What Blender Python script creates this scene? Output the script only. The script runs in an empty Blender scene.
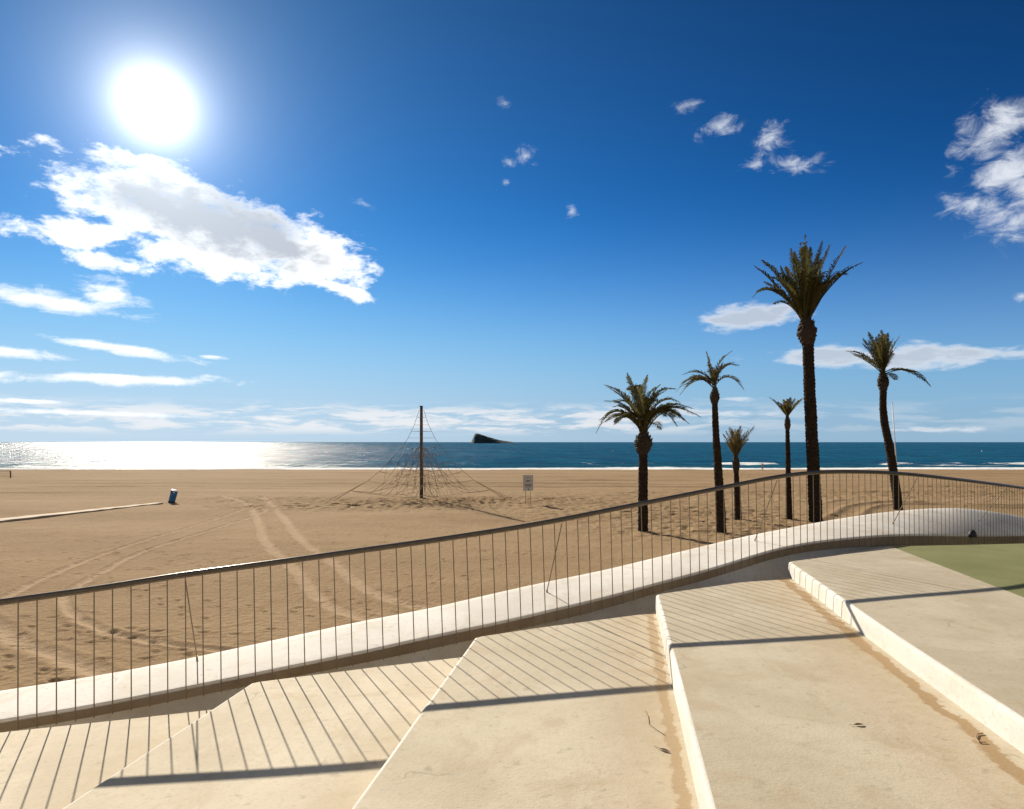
import bpy, bmesh, math, random
import numpy as np
from mathutils import Vector, Matrix, Quaternion
random.seed(7)
RNG = np.random.default_rng(11)
sc = bpy.context.scene
COL = sc.collection
F = 683.0            # focal length in pixels
HZ = 442.0           # horizon row
CZ = 4.0             # camera height above the upper beach
SEA = CZ - 6.64      # sea level
SHORE = 165.0
S = 0.911            # promenade scale

# ------------------------------------------------------------------ helpers
def zsand(Y):
    return -np.maximum(0.0, np.asarray(Y, float) - 55.0) * 0.024

def at(px, py, Y):
    return Vector(((px - 512) / F * Y, Y, CZ - (py - HZ) / F * Y))

def on_sand(px, py):
    k = (py - HZ) / F
    Y = CZ / k
    if Y > 55:
        Y = (CZ - 55 * .024) / (k - .024)
    return Vector(((px - 512) / F * Y, Y, float(zsand(Y))))

def on_plane(px, py, z):
    Y = (CZ - z) * F / (py - HZ)
    return Vector(((px - 512) / F * Y, Y, z))

def _hash(ix, iy, seed):
    h = (ix.astype(np.int64) * 374761393 + iy.astype(np.int64) * 668265263 + seed * 144665) & 0xffffffff
    h = ((h ^ (h >> 13)) * 1274126177) & 0xffffffff
    return ((h ^ (h >> 16)) & 0xffff) / 65535.0

def vnoise(x, y, seed=0):
    x = np.asarray(x, float); y = np.asarray(y, float)
    x, y = np.broadcast_arrays(x, y)
    ix = np.floor(x); iy = np.floor(y); fx = x - ix; fy = y - iy
    fx = fx * fx * (3 - 2 * fx); fy = fy * fy * (3 - 2 * fy)
    a = _hash(ix, iy, seed); b = _hash(ix + 1, iy, seed)
    c = _hash(ix, iy + 1, seed); d = _hash(ix + 1, iy + 1, seed)
    return (a * (1 - fx) + b * fx) * (1 - fy) + (c * (1 - fx) + d * fx) * fy

def fbm(x, y, seed=0, octs=4):
    t = 0; a = .5
    for i in range(octs):
        t = t + a * vnoise(x * 2 ** i, y * 2 ** i, seed + i * 17); a *= .5
    return t / (1 - .5 ** octs)

def mesh_obj(name, verts, faces, mat=None, parent=None, loc=None, smooth=False):
    me = bpy.data.meshes.new(name)
    off = Vector(loc) if loc is not None else Vector((0, 0, 0))
    me.from_pydata([tuple(Vector(v) - off) for v in verts], [], faces)
    me.update()
    return link(name, me, mat, parent, loc, smooth)

def link(name, me, mat=None, parent=None, loc=None, smooth=False):
    o = bpy.data.objects.new(name, me); COL.objects.link(o)
    if mat: me.materials.append(mat)
    if smooth: me.polygons.foreach_set('use_smooth', [True] * len(me.polygons))
    if parent: o.parent = parent
    elif loc is not None: o.location = loc
    return o

def grid_obj(name, X, Y, Z, mat, smooth=True, attrs=None):
    r, c = X.shape
    co = np.stack([X, Y, Z], -1).reshape(-1, 3)
    i = np.arange((r - 1) * (c - 1)); q = (i // (c - 1)) * c + i % (c - 1)
    fc = np.stack([q, q + 1, q + c + 1, q + c], -1)
    me = bpy.data.meshes.new(name)
    me.vertices.add(len(co)); me.vertices.foreach_set('co', co.astype(np.float32).ravel())
    me.loops.add(fc.size); me.loops.foreach_set('vertex_index', fc.astype(np.int32).ravel())
    me.polygons.add(len(fc)); me.polygons.foreach_set('loop_start', np.arange(0, fc.size, 4, dtype=np.int32))
    me.polygons.foreach_set('use_smooth', np.full(len(fc), smooth))
    me.update(); me.validate()
    for k, v in (attrs or {}).items():
        a = me.attributes.new(k, 'FLOAT', 'POINT'); a.data.foreach_set('value', v.astype(np.float32).ravel())
    return link(name, me, mat)

def tag(o, label, cat, group=None):
    o['label'] = label; o['category'] = cat
    if group: o['group'] = group
    return o

def thing(name, label, cat, loc, group=None):
    o = bpy.data.objects.new(name, None); COL.objects.link(o)
    o.location = loc; o.empty_display_size = .2
    return tag(o, label, cat, group)

def struct(o, kind='structure'):
    o['kind'] = kind
    return o

class MB:
    def __init__(self): self.v = []; self.f = []
    def add(self, vs, fs):
        n = len(self.v); self.v += [Vector(p) for p in vs]; self.f += [tuple(i + n for i in f) for f in fs]
    def box(self, c, sx, sy, sz, M=None):
        c = Vector(c)
        vs = [Vector((x * sx / 2, y * sy / 2, z * sz / 2)) for x in (-1, 1) for y in (-1, 1) for z in (-1, 1)]
        if M: vs = [M @ p for p in vs]
        self.add([p + c for p in vs], [(0, 1, 3, 2), (4, 6, 7, 5), (0, 4, 5, 1), (2, 3, 7, 6), (0, 2, 6, 4), (1, 5, 7, 3)])
    def tube(self, pts, r, n=8, cap=True):
        pts = [Vector(p) for p in pts]; m = len(pts)
        rs = r if isinstance(r, (list, tuple)) else [r] * m
        ref = None; rings = []
        for i, p in enumerate(pts):
            t = (pts[min(i + 1, m - 1)] - pts[max(i - 1, 0)]).normalized()
            if ref is None:
                ref = Vector((1, 0, 0)) if abs(t.x) < .9 else Vector((0, 1, 0))
            a = (ref - t * ref.dot(t)).normalized(); b = t.cross(a); ref = a
            rings.append([p + (a * math.cos(q) + b * math.sin(q)) * rs[i] for q in [2 * math.pi * k / n for k in range(n)]])
        vs = [p for R in rings for p in R]; fs = []
        for i in range(m - 1):
            for k in range(n):
                fs.append((i * n + k, i * n + (k + 1) % n, (i + 1) * n + (k + 1) % n, (i + 1) * n + k))
        if cap:
            fs.append(tuple(range(n - 1, -1, -1))); fs.append(tuple((m - 1) * n + k for k in range(n)))
        self.add(vs, fs)
    def build(self, name, mat, parent=None, loc=None, smooth=False, bevel=0):
        if parent is not None and loc is None: loc = parent.location
        o = mesh_obj(name, self.v, self.f, mat, parent, loc, smooth)
        if bevel:
            bm = bmesh.new(); bm.from_mesh(o.data)
            bmesh.ops.bevel(bm, geom=[e for e in bm.edges if e.is_manifold and e.calc_face_angle(0) > .6], offset=bevel, segments=2, profile=.5, affect='EDGES')
            bm.to_mesh(o.data); bm.free()
        return o

# ------------------------------------------------------------------ materials
class NT:
    def __init__(self, tree): self.t = tree; tree.nodes.clear()
    def n(self, typ, **kw):
        nd = self.t.nodes.new(typ); ins = kw.pop('ins', {})
        for k, v in kw.items(): setattr(nd, k, v)
        for k, v in ins.items(): self.set(nd, k, v)
        return nd
    def set(self, nd, k, v):
        s = nd.inputs[k]
        if isinstance(v, bpy.types.NodeSocket): self.t.links.new(v, s)
        else: s.default_value = v
    def math(self, op, a, b=None, c=None, clamp=False):
        nd = self.n('ShaderNodeMath', operation=op, use_clamp=clamp); self.set(nd, 0, a)
        if b is not None: self.set(nd, 1, b)
        if c is not None: self.set(nd, 2, c)
        return nd.outputs[0]
    def noise(self, vec, scale, detail=4, rough=.55, dist=0.0):
        nd = self.n('ShaderNodeTexNoise', ins={'Scale': scale, 'Detail': detail, 'Roughness': rough, 'Distortion': dist})
        if vec is not None: self.set(nd, 'Vector', vec)
        return nd.outputs['Fac']
    def ramp(self, fac, lo, hi, a=0., b=1.):
        nd = self.n('ShaderNodeMapRange', interpolation_type='SMOOTHSTEP', ins={0: fac, 1: lo, 2: hi, 3: a, 4: b})
        return nd.outputs[0]
    def mix(self, fac, a, b):
        nd = self.n('ShaderNodeMix', data_type='RGBA'); self.set(nd, 0, fac)
        for k, v in ((6, a), (7, b)):
            if not isinstance(v, bpy.types.NodeSocket) and len(v) == 3: v = (*v, 1)
            self.set(nd, k, v)
        return nd.outputs[2]
    def mapping(self, vec, loc=(0, 0, 0), rot=(0, 0, 0), scale=(1, 1, 1), typ='POINT'):
        return self.n('ShaderNodeMapping', vector_type=typ, ins={'Vector': vec, 'Location': loc, 'Rotation': rot, 'Scale': scale}).outputs[0]
    def bump(self, h, strength, dist, normal=None):
        nd = self.n('ShaderNodeBump', ins={'Height': h, 'Strength': strength, 'Distance': dist})
        if normal is not None: self.set(nd, 'Normal', normal)
        return nd.outputs[0]
    def pos(self): return self.n('ShaderNodeNewGeometry').outputs['Position']
    def obj(self): return self.n('ShaderNodeTexCoord').outputs['Object']
    def out(self, color, rough=.8, normal=None, **kw):
        b = self.n('ShaderNodeBsdfPrincipled')
        if not isinstance(color, bpy.types.NodeSocket) and len(color) == 3: color = (*color, 1)
        self.set(b, 'Base Color', color); self.set(b, 'Roughness', rough)
        if normal is not None: self.set(b, 'Normal', normal)
        for k, v in kw.items(): self.set(b, k.replace('_', ' '), v)
        o = self.n('ShaderNodeOutputMaterial'); self.t.links.new(b.outputs[0], o.inputs[0])
        return b

def newmat(name):
    m = bpy.data.materials.new(name); m.use_nodes = True
    return m, NT(m.node_tree)

def simple(name, col, rough=.6, var=.15, scale=8., bump=0., metal=0.):
    m, t = newmat(name)
    p = t.obj(); n = t.noise(p, scale, 5)
    d = [c * (1 - var) for c in col]; l = [min(1, c * (1 + var)) for c in col]
    nm = t.bump(t.noise(p, scale * 5, 4), bump, .02) if bump else None
    t.out(t.mix(t.ramp(n, .3, .7), d, l), rough, nm, Metallic=metal)
    return m

def mat_sand():
    m, t = newmat('beach_sand')
    p = t.pos()
    big = t.noise(t.mapping(p, scale=(.035, .12, 1)), 1.0, 5, .6)
    mid = t.noise(p, .9, 5, .6)
    fine = t.noise(p, 26., 4, .7)
    c = t.mix(t.ramp(big, .3, .7), (.285, .195, .108), (.360, .254, .148))
    c = t.mix(t.math('MULTIPLY', t.ramp(mid, .45, .75), .30), c, (.225, .132, .062))
    c = t.mix(t.math('MULTIPLY', t.ramp(t.noise(p, 7., 4, .7), .52, .70), .35), c, (.185, .11, .055))
    c = t.mix(t.math('MULTIPLY', t.ramp(fine, .50, .70), .55), c, (.16, .095, .048))
    tr = t.n('ShaderNodeAttribute', attribute_name='track').outputs['Fac']
    fl = t.noise(t.mapping(p, scale=(1.6, 3.2, 1)), 1.5, 6, .72)
    c = t.mix(t.math('MULTIPLY', t.ramp(fl, .60, .68), .55), c, (.12, .072, .038))
    c = t.mix(t.math('MULTIPLY', tr, .70), c, (.43, .31, .20))
    wet = t.n('ShaderNodeAttribute', attribute_name='wet').outputs['Fac']
    c = t.mix(wet, c, (.20, .125, .07))
    b1 = t.bump(fine, .5, .03)
    b2 = t.bump(t.noise(p, 5., 5, .65), .55, .10, b1)
    t.out(c, 1., b2, Specular_IOR_Level=.04)
    return m

def mat_concrete(name, col, dark, light, stain=None, seed=0., sand_side=None):
    """sand_side = (list of (c, side)) : line X - .155 Y = c along which blown sand lies"""
    m, t = newmat(name)
    p = t.mapping(t.pos(), loc=(seed, seed * .7, 0))
    n1 = t.noise(p, .8, 6, .6, .4); n2 = t.noise(p, 4.5, 6, .65); n3 = t.noise(p, 55., 3, .6)
    c = t.mix(t.ramp(n1, .32, .68), dark, light)
    c = t.mix(t.math('MULTIPLY', t.ramp(n2, .42, .72), .45), c, col)
    # small stains and pits
    sp = t.noise(p, 13., 3, .5)
    c = t.mix(t.math('MULTIPLY', t.ramp(sp, .63, .74), .45), c, [x * .62 for x in dark])
    c = t.mix(t.math('MULTIPLY', t.ramp(n3, .58, .72), .35), c, [x * .6 for x in dark])
    n4 = t.noise(p, 22., 4, .7)
    c = t.mix(t.math('MULTIPLY', t.ramp(n4, .50, .72), .30), c, [x * .72 for x in dark])
    n5 = t.noise(p, 1.9, 5, .7, .8)
    c = t.mix(t.math('MULTIPLY', t.ramp(n5, .48, .68), .55), c, [dark[0] * .90, dark[1] * .84, dark[2] * .74])
    n6 = t.noise(t.mapping(p, loc=(5, 9, 0)), 1.3, 6, .68, .5)
    c = t.mix(t.math('MULTIPLY', t.ramp(n6, .54, .70), .40), c, [min(.8, x * 1.14) for x in light])
    ft = t.noise(t.mapping(p, loc=(2, 7, 0)), 5.5, 2, .5, .3)
    c = t.mix(t.math('MULTIPLY', t.ramp(ft, .70, .76), .30), c, [x * .60 for x in dark])
    # faint trowel / drip streaks
    st = t.noise(t.mapping(p, rot=(0, 0, -.15), scale=(9, .7, 1)), 1.0, 4, .6)
    c = t.mix(t.math('MULTIPLY', t.ramp(st, .5, .8), .22), c, [x * .78 for x in dark])
    # hairline cracks
    wp = t.n('ShaderNodeVectorMath', operation='ADD', ins={0: p, 1: t.n('ShaderNodeTexNoise', ins={'Vector': p, 'Scale': 1.6, 'Detail': 4.}).outputs['Color']}).outputs[0]
    vo = t.n('ShaderNodeTexVoronoi', feature='DISTANCE_TO_EDGE', ins={'Vector': wp, 'Scale': .42})
    ck = t.math('MULTIPLY', t.ramp(vo.outputs['Distance'], .0015, .004, 1, 0), t.ramp(t.noise(p, .9, 2), .52, .6))
    c = t.mix(t.math('MULTIPLY', ck, .45), c, [x * .5 for x in dark])
    if sand_side:
        sep = t.n('ShaderNodeSeparateXYZ', ins={0: t.pos()})
        u = t.math('SUBTRACT', sep.outputs[0], t.math('MULTIPLY', sep.outputs[1], .155))
        for cc, w, k in sand_side:
            d = t.math('SUBTRACT', cc, u)                     # distance from the riser
            wob = t.noise(t.pos(), 3.2, 6, .7, .6)
            wob2 = t.noise(t.pos(), 14., 4, .7)
            dd = t.math('ADD', d, t.math('MULTIPLY', t.math('SUBTRACT', wob, .5), w * 1.5))
            dd = t.math('ADD', dd, t.math('MULTIPLY', t.math('SUBTRACT', wob2, .5), w * .5))
            strip = t.math('MULTIPLY', t.ramp(dd, w * .25, w * .34), t.ramp(dd, w * .85, w * 1.05, 1, 0))
            wide = t.math('MULTIPLY', t.math('MULTIPLY', t.ramp(dd, 0, w * .5), t.ramp(dd, w * 1.5, w * 5.5, 1, 0)), t.ramp(wob2, .3, .7, .25, .75))
            c = t.mix(t.math('MULTIPLY', wide, .55 * k), c, (.44, .30, .155))
            c = t.mix(t.math('MULTIPLY', strip, .85 * k), c, (.34, .22, .105))
    b = t.bump(n3, .25, .006)
    b = t.bump(n2, .12, .012, b)
    t.out(c, .85, b, Specular_IOR_Level=.25)
    return m

M = {}
M['sand'] = mat_sand()
M['white'] = mat_concrete('white_concrete', (.70, .66, .60), (.62, .58, .52), (.76, .73, .68))
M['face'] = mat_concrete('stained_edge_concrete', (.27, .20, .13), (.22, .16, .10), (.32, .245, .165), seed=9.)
M['riser'] = mat_concrete('pale_riser_concrete', (.585, .565, .525), (.54, .52, .475), (.635, .615, .575), seed=4.)
M['steel'] = simple('brown_bronze_steel', (.21, .155, .10), .55, .15, 30., 0, .15)
M['dark_steel'] = simple('dark_bronze_rail', (.085, .070, .055), .25, .15, 20., 0, .4)
M['pole'] = simple('weathered_timber', (.055, .044, .036), .8, .3, 12., .3)
M['rope'] = simple('hemp_rope', (.27, .18, .105), .9, .3, 40.)
M['bin_blue'] = simple('blue_plastic', (.006, .115, .29), .4, .12, 10.)
M['bin_white'] = simple('white_plastic', (.75, .76, .78), .4, .05, 10.)
M['black'] = simple('black_rubber', (.012, .012, .013), .7, .2, 20.)
M['sign'] = simple('grey_sign_panel', (.46, .43, .40), .5, .12, 6.)
M['sign_ink'] = simple('sign_ink', (.07, .075, .10), .6, .1, 6.)
M['mast'] = simple('white_painted_mast', (.62, .60, .57), .5, .06, 6.)
M['leaf'] = simple('dead_leaf', (.09, .055, .03), .8, .3, 60.)
M['leaf2'] = simple('dead_leaf_pale', (.31, .21, .12), .8, .25, 60.)
M['buoy_red'] = simple('red_buoy_plastic', (.45, .10, .05), .5, .1, 4.)
M['buoy_white'] = simple('white_buoy_plastic', (.75, .7, .62), .5, .1, 4.)
M['skin'] = simple('skin', (.36, .21, .14), .6, .06, 8.)
M['hair'] = simple('dark_hair', (.02, .015, .012), .7, .2, 30.)
M['shirt'] = simple('tan_cloth', (.30, .21, .13), .9, .12, 12.)
M['trousers'] = simple('dark_cloth', (.03, .028, .03), .9, .15, 12.)
M['path'] = simple('weathered_boards', (.40, .30, .20), .9, .15, 1.2, .3)
M['net'] = simple('goal_paint', (.62, .58, .52), .6, .08, 6.)

def mat_green():
    m, t = newmat('green_court_coating')
    p = t.pos()
    c = t.mix(t.ramp(t.noise(p, 1.1, 5, .6), .3, .7), (.165, .175, .066), (.215, .22, .095))
    c = t.mix(t.math('MULTIPLY', t.ramp(t.noise(p, 20., 3, .6), .62, .70), .7), c, (.22, .12, .085))
    t.out(c, .9, t.bump(t.noise(p, 60., 2), .3, .006), Specular_IOR_Level=.2)
    return m
M['green'] = mat_green()

def mat_bark():
    m, t = newmat('palm_bark')
    p = t.obj()
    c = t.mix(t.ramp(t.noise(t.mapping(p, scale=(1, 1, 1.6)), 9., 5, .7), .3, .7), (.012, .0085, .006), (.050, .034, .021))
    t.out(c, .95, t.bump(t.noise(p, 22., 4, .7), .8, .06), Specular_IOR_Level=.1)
    return m
M['bark'] = mat_bark()
M['boss'] = simple('palm_boss_fibre', (.036, .024, .014), .95, .4, 14., .6)

def mat_frond(name, a, b):
    m, t = newmat(name)
    at_ = t.n('ShaderNodeAttribute', attribute_name='tint').outputs['Fac']
    c = t.mix(at_, a, b)
    pr = t.out(c, .75, None, Specular_IOR_Level=.12)
    tl = t.n('ShaderNodeBsdfTranslucent'); t.set(tl, 'Color', c)
    mx = t.n('ShaderNodeMixShader', ins={0: .42})
    t.t.links.new(pr.outputs[0], mx.inputs[1]); t.t.links.new(tl.outputs[0], mx.inputs[2])
    o = [n for n in t.t.nodes if n.type == 'OUTPUT_MATERIAL'][0]
    t.t.links.new(mx.outputs[0], o.inputs[0])
    return m
M['frond'] = mat_frond('palm_fronds', (.042, .050, .015), (.135, .105, .042))

def mat_sea():
    m, t = newmat('sea_water')
    p = t.pos()
    big = t.noise(t.mapping(p, scale=(.006, .02, 1)), 1., 4, .6)
    c = t.mix(t.ramp(big, .3, .7), (.0003, .048, .110), (.0006, .072, .150))
    c = t.mix(t.math('MULTIPLY', t.ramp(t.noise(t.mapping(p, scale=(.05, .022, 1)), 1., 9, .8), .44, .62), .8), c, (.002, .105, .185))
    foam = t.n('ShaderNodeAttribute', attribute_name='foam').outputs['Fac']
    fn = t.noise(t.mapping(p, scale=(.22, .16, 1)), 1., 6, .75)
    fm = t.ramp(t.math('ADD', foam, t.math('MULTIPLY', t.math('SUBTRACT', fn, .5), 1.5)), .38, .66)
    shal = t.n('ShaderNodeAttribute', attribute_name='shallow').outputs['Fac']
    c = t.mix(shal, c, (.010, .085, .115))
    c = t.mix(fm, c, (.80, .82, .84))
    w1 = t.noise(t.mapping(p, scale=(.05, .16, 1)), 1., 6, .62, .3)
    w2 = t.noise(t.mapping(p, scale=(.6, 1.2, 1)), 1., 4, .6)
    b = t.bump(w1, 1., 3.2)
    b = t.bump(w2, .9, .30, b)
    pat = t.noise(t.mapping(p, loc=(7, 3, 0), scale=(.035, .012, 1)), 1., 9, .78)
    rough = t.math('ADD', t.math('MULTIPLY', fm, .5), t.ramp(pat, .36, .64, .17, .31))
    df = t.n('ShaderNodeBsdfDiffuse'); t.set(df, 'Color', c); t.set(df, 'Normal', b)
    gl = t.n('ShaderNodeBsdfGlossy', distribution='GGX'); t.set(gl, 'Color', (1, 1, 1, 1)); t.set(gl, 'Roughness', rough); t.set(gl, 'Normal', b)
    # mean reflectance of a wind-roughened sea stays far below the mirror value at grazing angles
    lw = t.n('ShaderNodeFresnel', ins={'IOR': 1.333, 'Normal': b}).outputs[0]
    fr = t.math('MINIMUM', t.math('MULTIPLY', lw, .30), .15)
    mx = t.n('ShaderNodeMixShader', ins={0: t.math('MULTIPLY', fr, t.math('SUBTRACT', 1., t.math('MULTIPLY', fm, .8)))})
    t.t.links.new(df.outputs[0], mx.inputs[1]); t.t.links.new(gl.outputs[0], mx.inputs[2])
    o = t.n('ShaderNodeOutputMaterial'); t.t.links.new(mx.outputs[0], o.inputs[0])
    return m
M['sea'] = mat_sea()

def mat_rock():
    m, t = newmat('island_rock')
    p = t.pos()
    c = t.mix(t.ramp(t.noise(p, .03, 6, .65), .3, .7), (.012, .032, .040), (.030, .055, .060))
    t.out(c, .95, t.bump(t.noise(p, .08, 5), .8, 8.), Specular_IOR_Level=.1)
    return m
M['rock'] = mat_rock()

# ------------------------------------------------------------------ beach
def poly_dist(X, Y, pts, reach):
    """distance of every grid vertex to a polyline, with signed side; inf outside reach"""
    D = np.full(X.shape, 1e9)
    for a, b in zip(pts[:-1], pts[1:]):
        ax, ay, bx, by = a[0], a[1], b[0], b[1]
        m = (X > min(ax, bx) - reach) & (X < max(ax, bx) + reach) & (Y > min(ay, by) - reach) & (Y < max(ay, by) + reach)
        if not m.any(): continue
        x = X[m]; y = Y[m]; dx = bx - ax; dy = by - ay
        k = np.clip(((x - ax) * dx + (y - ay) * dy) / (dx * dx + dy * dy + 1e-9), 0, 1)
        d = np.hypot(x - ax - k * dx, y - ay - k * dy)
        D[m] = np.minimum(D[m], d)
    return D

def smooth_px(pts, n=8):
    """Catmull-Rom through pixel points, dropped on the sand"""
    P = [Vector(p) for p in pts]; P = [2 * P[0] - P[1]] + P + [2 * P[-1] - P[-2]]
    out = []
    for i in range(1, len(P) - 2):
        for k in range(n):
            q = k / n; a, b, c, d = P[i - 1:i + 3]
            out.append(.5 * ((2 * b) + (c - a) * q + (2 * a - 5 * b + 4 * c - d) * q * q + (3 * b - a - 3 * c + d) * q ** 3))
    out.append(P[-2])
    return [on_sand(p[0], p[1]) for p in out]

rows = 900; cols = 1000
yy = 5.5 * (176 / 5.5) ** (np.linspace(0, 1, rows))
uu = np.linspace(-1.45, 1.45, cols)
BY, BU = np.meshgrid(yy, uu, indexing='ij'); BX = BY * BU
BZ = zsand(BY).copy()
track = np.zeros_like(BX)
# broad unevenness and raked / driven lines running along the shore
BZ += (fbm(BX * .12, BY * .12, 3, 3) - .5) * .16
BZ += (fbm(BX * 1.1, BY * 1.1, 5, 3) - .5) * .03
lin = fbm(BX * .012 + 9, (BY + 1.6 * np.sin(BX * .03) + (fbm(BX * .05, BY * .05, 8, 2) - .5) * 3) * .75, 21, 4)
BZ += (lin - .5) * .30 * np.clip((BY - 45) / 25, 0, 1)
for py, a, w in ((476.5, .08, .5), (480.5, .12, .7), (484.5, .10, .6), (487.0, .16, .7), (491.5, .08, .5), (474, .10, 1.0)):
    y0 = on_sand(512, py).y
    yc = y0 + (fbm(BX * .03, BX * 0 + py, 31, 3) - .5) * 5
    gate = np.clip((fbm(BX * .03 + py * 3.7, BX * 0, 44, 3) - .42) * 6, 0, 1)
    BZ += a * np.exp(-((BY - yc) / w) ** 2) * gate
def trample(px, py, rx, ry, amp, seed):
    c = on_sand(px, py)
    m = np.clip(1.35 - np.hypot((BX - c.x) / rx, (BY - c.y) / ry), 0, 1)
    n = fbm(BX * 1.6, BY * 1.6, seed, 3)
    global BZ
    BZ = BZ + m * (np.abs(n - .5) * -2.4 + .35) * amp
trample(430, 503, 13, 5, .17, 51); trample(330, 506, 7, 3, .18, 52); trample(680, 512, 9, 6, .22, 53)
trample(720, 530, 6, 4, .18, 54); trample(800, 495, 20, 8, .16, 55); trample(500, 500, 9, 5, .22, 56)
trample(250, 500, 8, 4, .12, 57); trample(940, 490, 18, 10, .16, 58)
# tyre tracks
TR = [
 [(196, 493.5), (225, 497), (247, 504.5), (254, 513.6), (259, 525.5), (263, 539), (271, 550), (280, 557), (291, 567), (303, 581), (316, 597), (334, 608.5), (354, 616.5), (385, 625)],
 [(262, 497), (267, 502), (275, 509.7), (283, 517.6), (291, 529.5), (301, 541), (313.5, 551), (330, 561), (348, 577), (364, 588), (378, 595), (400, 603), (430, 610)],
 [(256, 505), (241, 510), (200, 523), (138, 542.5), (87, 560), (42, 579), (13, 594), (-20, 612)],
 [(270, 508), (251, 516.5), (200, 533), (138, 553.7), (100, 573), (72, 590), (64.5, 599.5), (68, 611), (80, 620), (109, 634), (137, 640), (176, 646), (230, 652)],
 [(-30, 612), (0, 629), (12, 638.6), (29, 648), (55, 656), (88, 670), (120, 682)],
]
for i, pts in enumerate(TR):
    w = .10 if i in (2, 3) else .155
    pl = smooth_px(pts)
    D = poly_dist(BX, BY, pl, 1.5)
    D = D + (fbm(BX * 2.2, BY * 2.2, 61 + i, 2) - .5) * .16
    g = np.exp(-(D / w) ** 2)
    BZ += -.035 * g + .025 * np.exp(-((D - w * 2.1) / (w * .7)) ** 2)
    track = np.maximum(track, np.clip(1.15 * np.exp(-(D / (w * 1.2)) ** 4), 0, 1) * 1.5 * (.55 + .6 * fbm(BX * .8, BY * .8, 71 + i, 2)))
RUT = [
 [(818, 521), (829, 516.5), (837, 511.5), (848, 506.5), (870, 503.5), (893, 502.5), (940, 503), (985, 505.3), (1040, 505)],
 [(862, 515), (869, 509.2), (880, 506.6), (893, 505.3), (940, 505.2), (985, 507.5), (1040, 508)],
 [(826, 502), (845, 500.3), (870, 499.6), (893, 501)],
]
for i, pts in enumerate(RUT):
    D = poly_dist(BX, BY, smooth_px(pts), 2.5)
    D = D + (fbm(BX * 1.5, BY * 1.5, 81 + i, 2) - .5) * .2
    BZ += (.11 if i < 2 else .07) * np.exp(-(D / .28) ** 2)
# footprints: small dents in wandering lines and clusters
fp = []
for k in range(55):
    px = random.uniform(-20, 760); py = random.uniform(508, 690)
    p = on_sand(px, py); a = random.uniform(-.5, .5) + (math.pi if random.random() < .5 else 0)
    for s in range(random.randint(4, 14)):
        a += random.uniform(-.14, .14)
        p = p + Vector((math.cos(a), math.sin(a), 0)) * .68
        side = .13 if s % 2 else -.13
        fp.append((p.x - math.sin(a) * side, p.y + math.cos(a) * side, a))
for cx, cy, n, sp in ((640, 515, 330, 4.5), (720, 520, 160, 3.5), (430, 505, 260, 6.), (300, 500, 120, 6.), (760, 505, 260, 8.), (500, 505, 160, 5.), (940, 492, 300, 12.), (300, 540, 120, 6.), (560, 530, 90, 5.), (130, 520, 60, 8.), (60, 495, 60, 10.)):
    c = on_sand(cx, cy)
    for k in range(n):
        fp.append((random.gauss(c.x, sp), random.gauss(c.y, sp * .5), random.uniform(0, 3.14)))
lr = math.log(176 / 5.5)
for fx, fy, a in fp:
    if fy < 7 or fy > 120: continue
    i0 = int(math.log((fy - .35) / 5.5) / lr * (rows - 1)); i1 = int(math.log((fy + .35) / 5.5) / lr * (rows - 1)) + 2
    j0 = int(((fx - .4) / fy + 1.45) / 2.9 * (cols - 1)) - 1; j1 = int(((fx + .4) / fy + 1.45) / 2.9 * (cols - 1)) + 3
    if j0 < 0 or j1 >= cols or i1 >= rows: continue
    x = BX[i0:i1, j0:j1] - fx; y = BY[i0:i1, j0:j1] - fy
    u = x * math.cos(a) + y * math.sin(a); v = -x * math.sin(a) + y * math.cos(a)
    r2 = (u / .13) ** 2 + (v / .06) ** 2
    BZ[i0:i1, j0:j1] += -.034 * np.exp(-r2) + .012 * np.exp(-(np.sqrt(r2) - 1.7) ** 2 * 3)
# the sand slips under the water at the shore
sh = SHORE + (fbm(BX * .02, BX * 0 + 3, 91, 3) - .5) * 7
over = np.clip((BY - sh) / 8, 0, 1)
BZ = np.where(BY > 140, BZ * 1.0, BZ)
BZ = BZ - over * .5
wet = np.clip((BY - sh + 7) / 5, 0, 1)
struct(grid_obj('beach', BX, BY, BZ, M['sand'], True, {'track': np.clip(track, 0, 1), 'wet': wet}))

gy = np.array([-400, -60, 5, 40, 55, 100, 150, 176, 260.]); gx = np.linspace(-900, 900, 19)
GY, GX = np.meshgrid(gy, gx, indexing='ij')
struct(grid_obj('ground', GX, GY, zsand(GY) - .9, M['sand']))

# ------------------------------------------------------------------ sea
sy = np.concatenate([np.arange(150, 262, 1.6), 262 * (45000 / 262) ** np.linspace(0, 1, 120)])
su = np.linspace(-1.7, 1.7, 1100)
WY, WU = np.meshgrid(sy, su, indexing='ij'); WX = WY * WU
WZ = np.full_like(WX, SEA)
edge = SHORE + (fbm(WX * .02, WX * 0 + 3, 91, 3) - .5) * 7
d = WY - edge
foam = np.clip(1.25 - np.abs(d - 5) / (9 + 9 * (fbm(WX * .03, WX * 0, 95, 2) - .5)), 0, 1)
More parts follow.
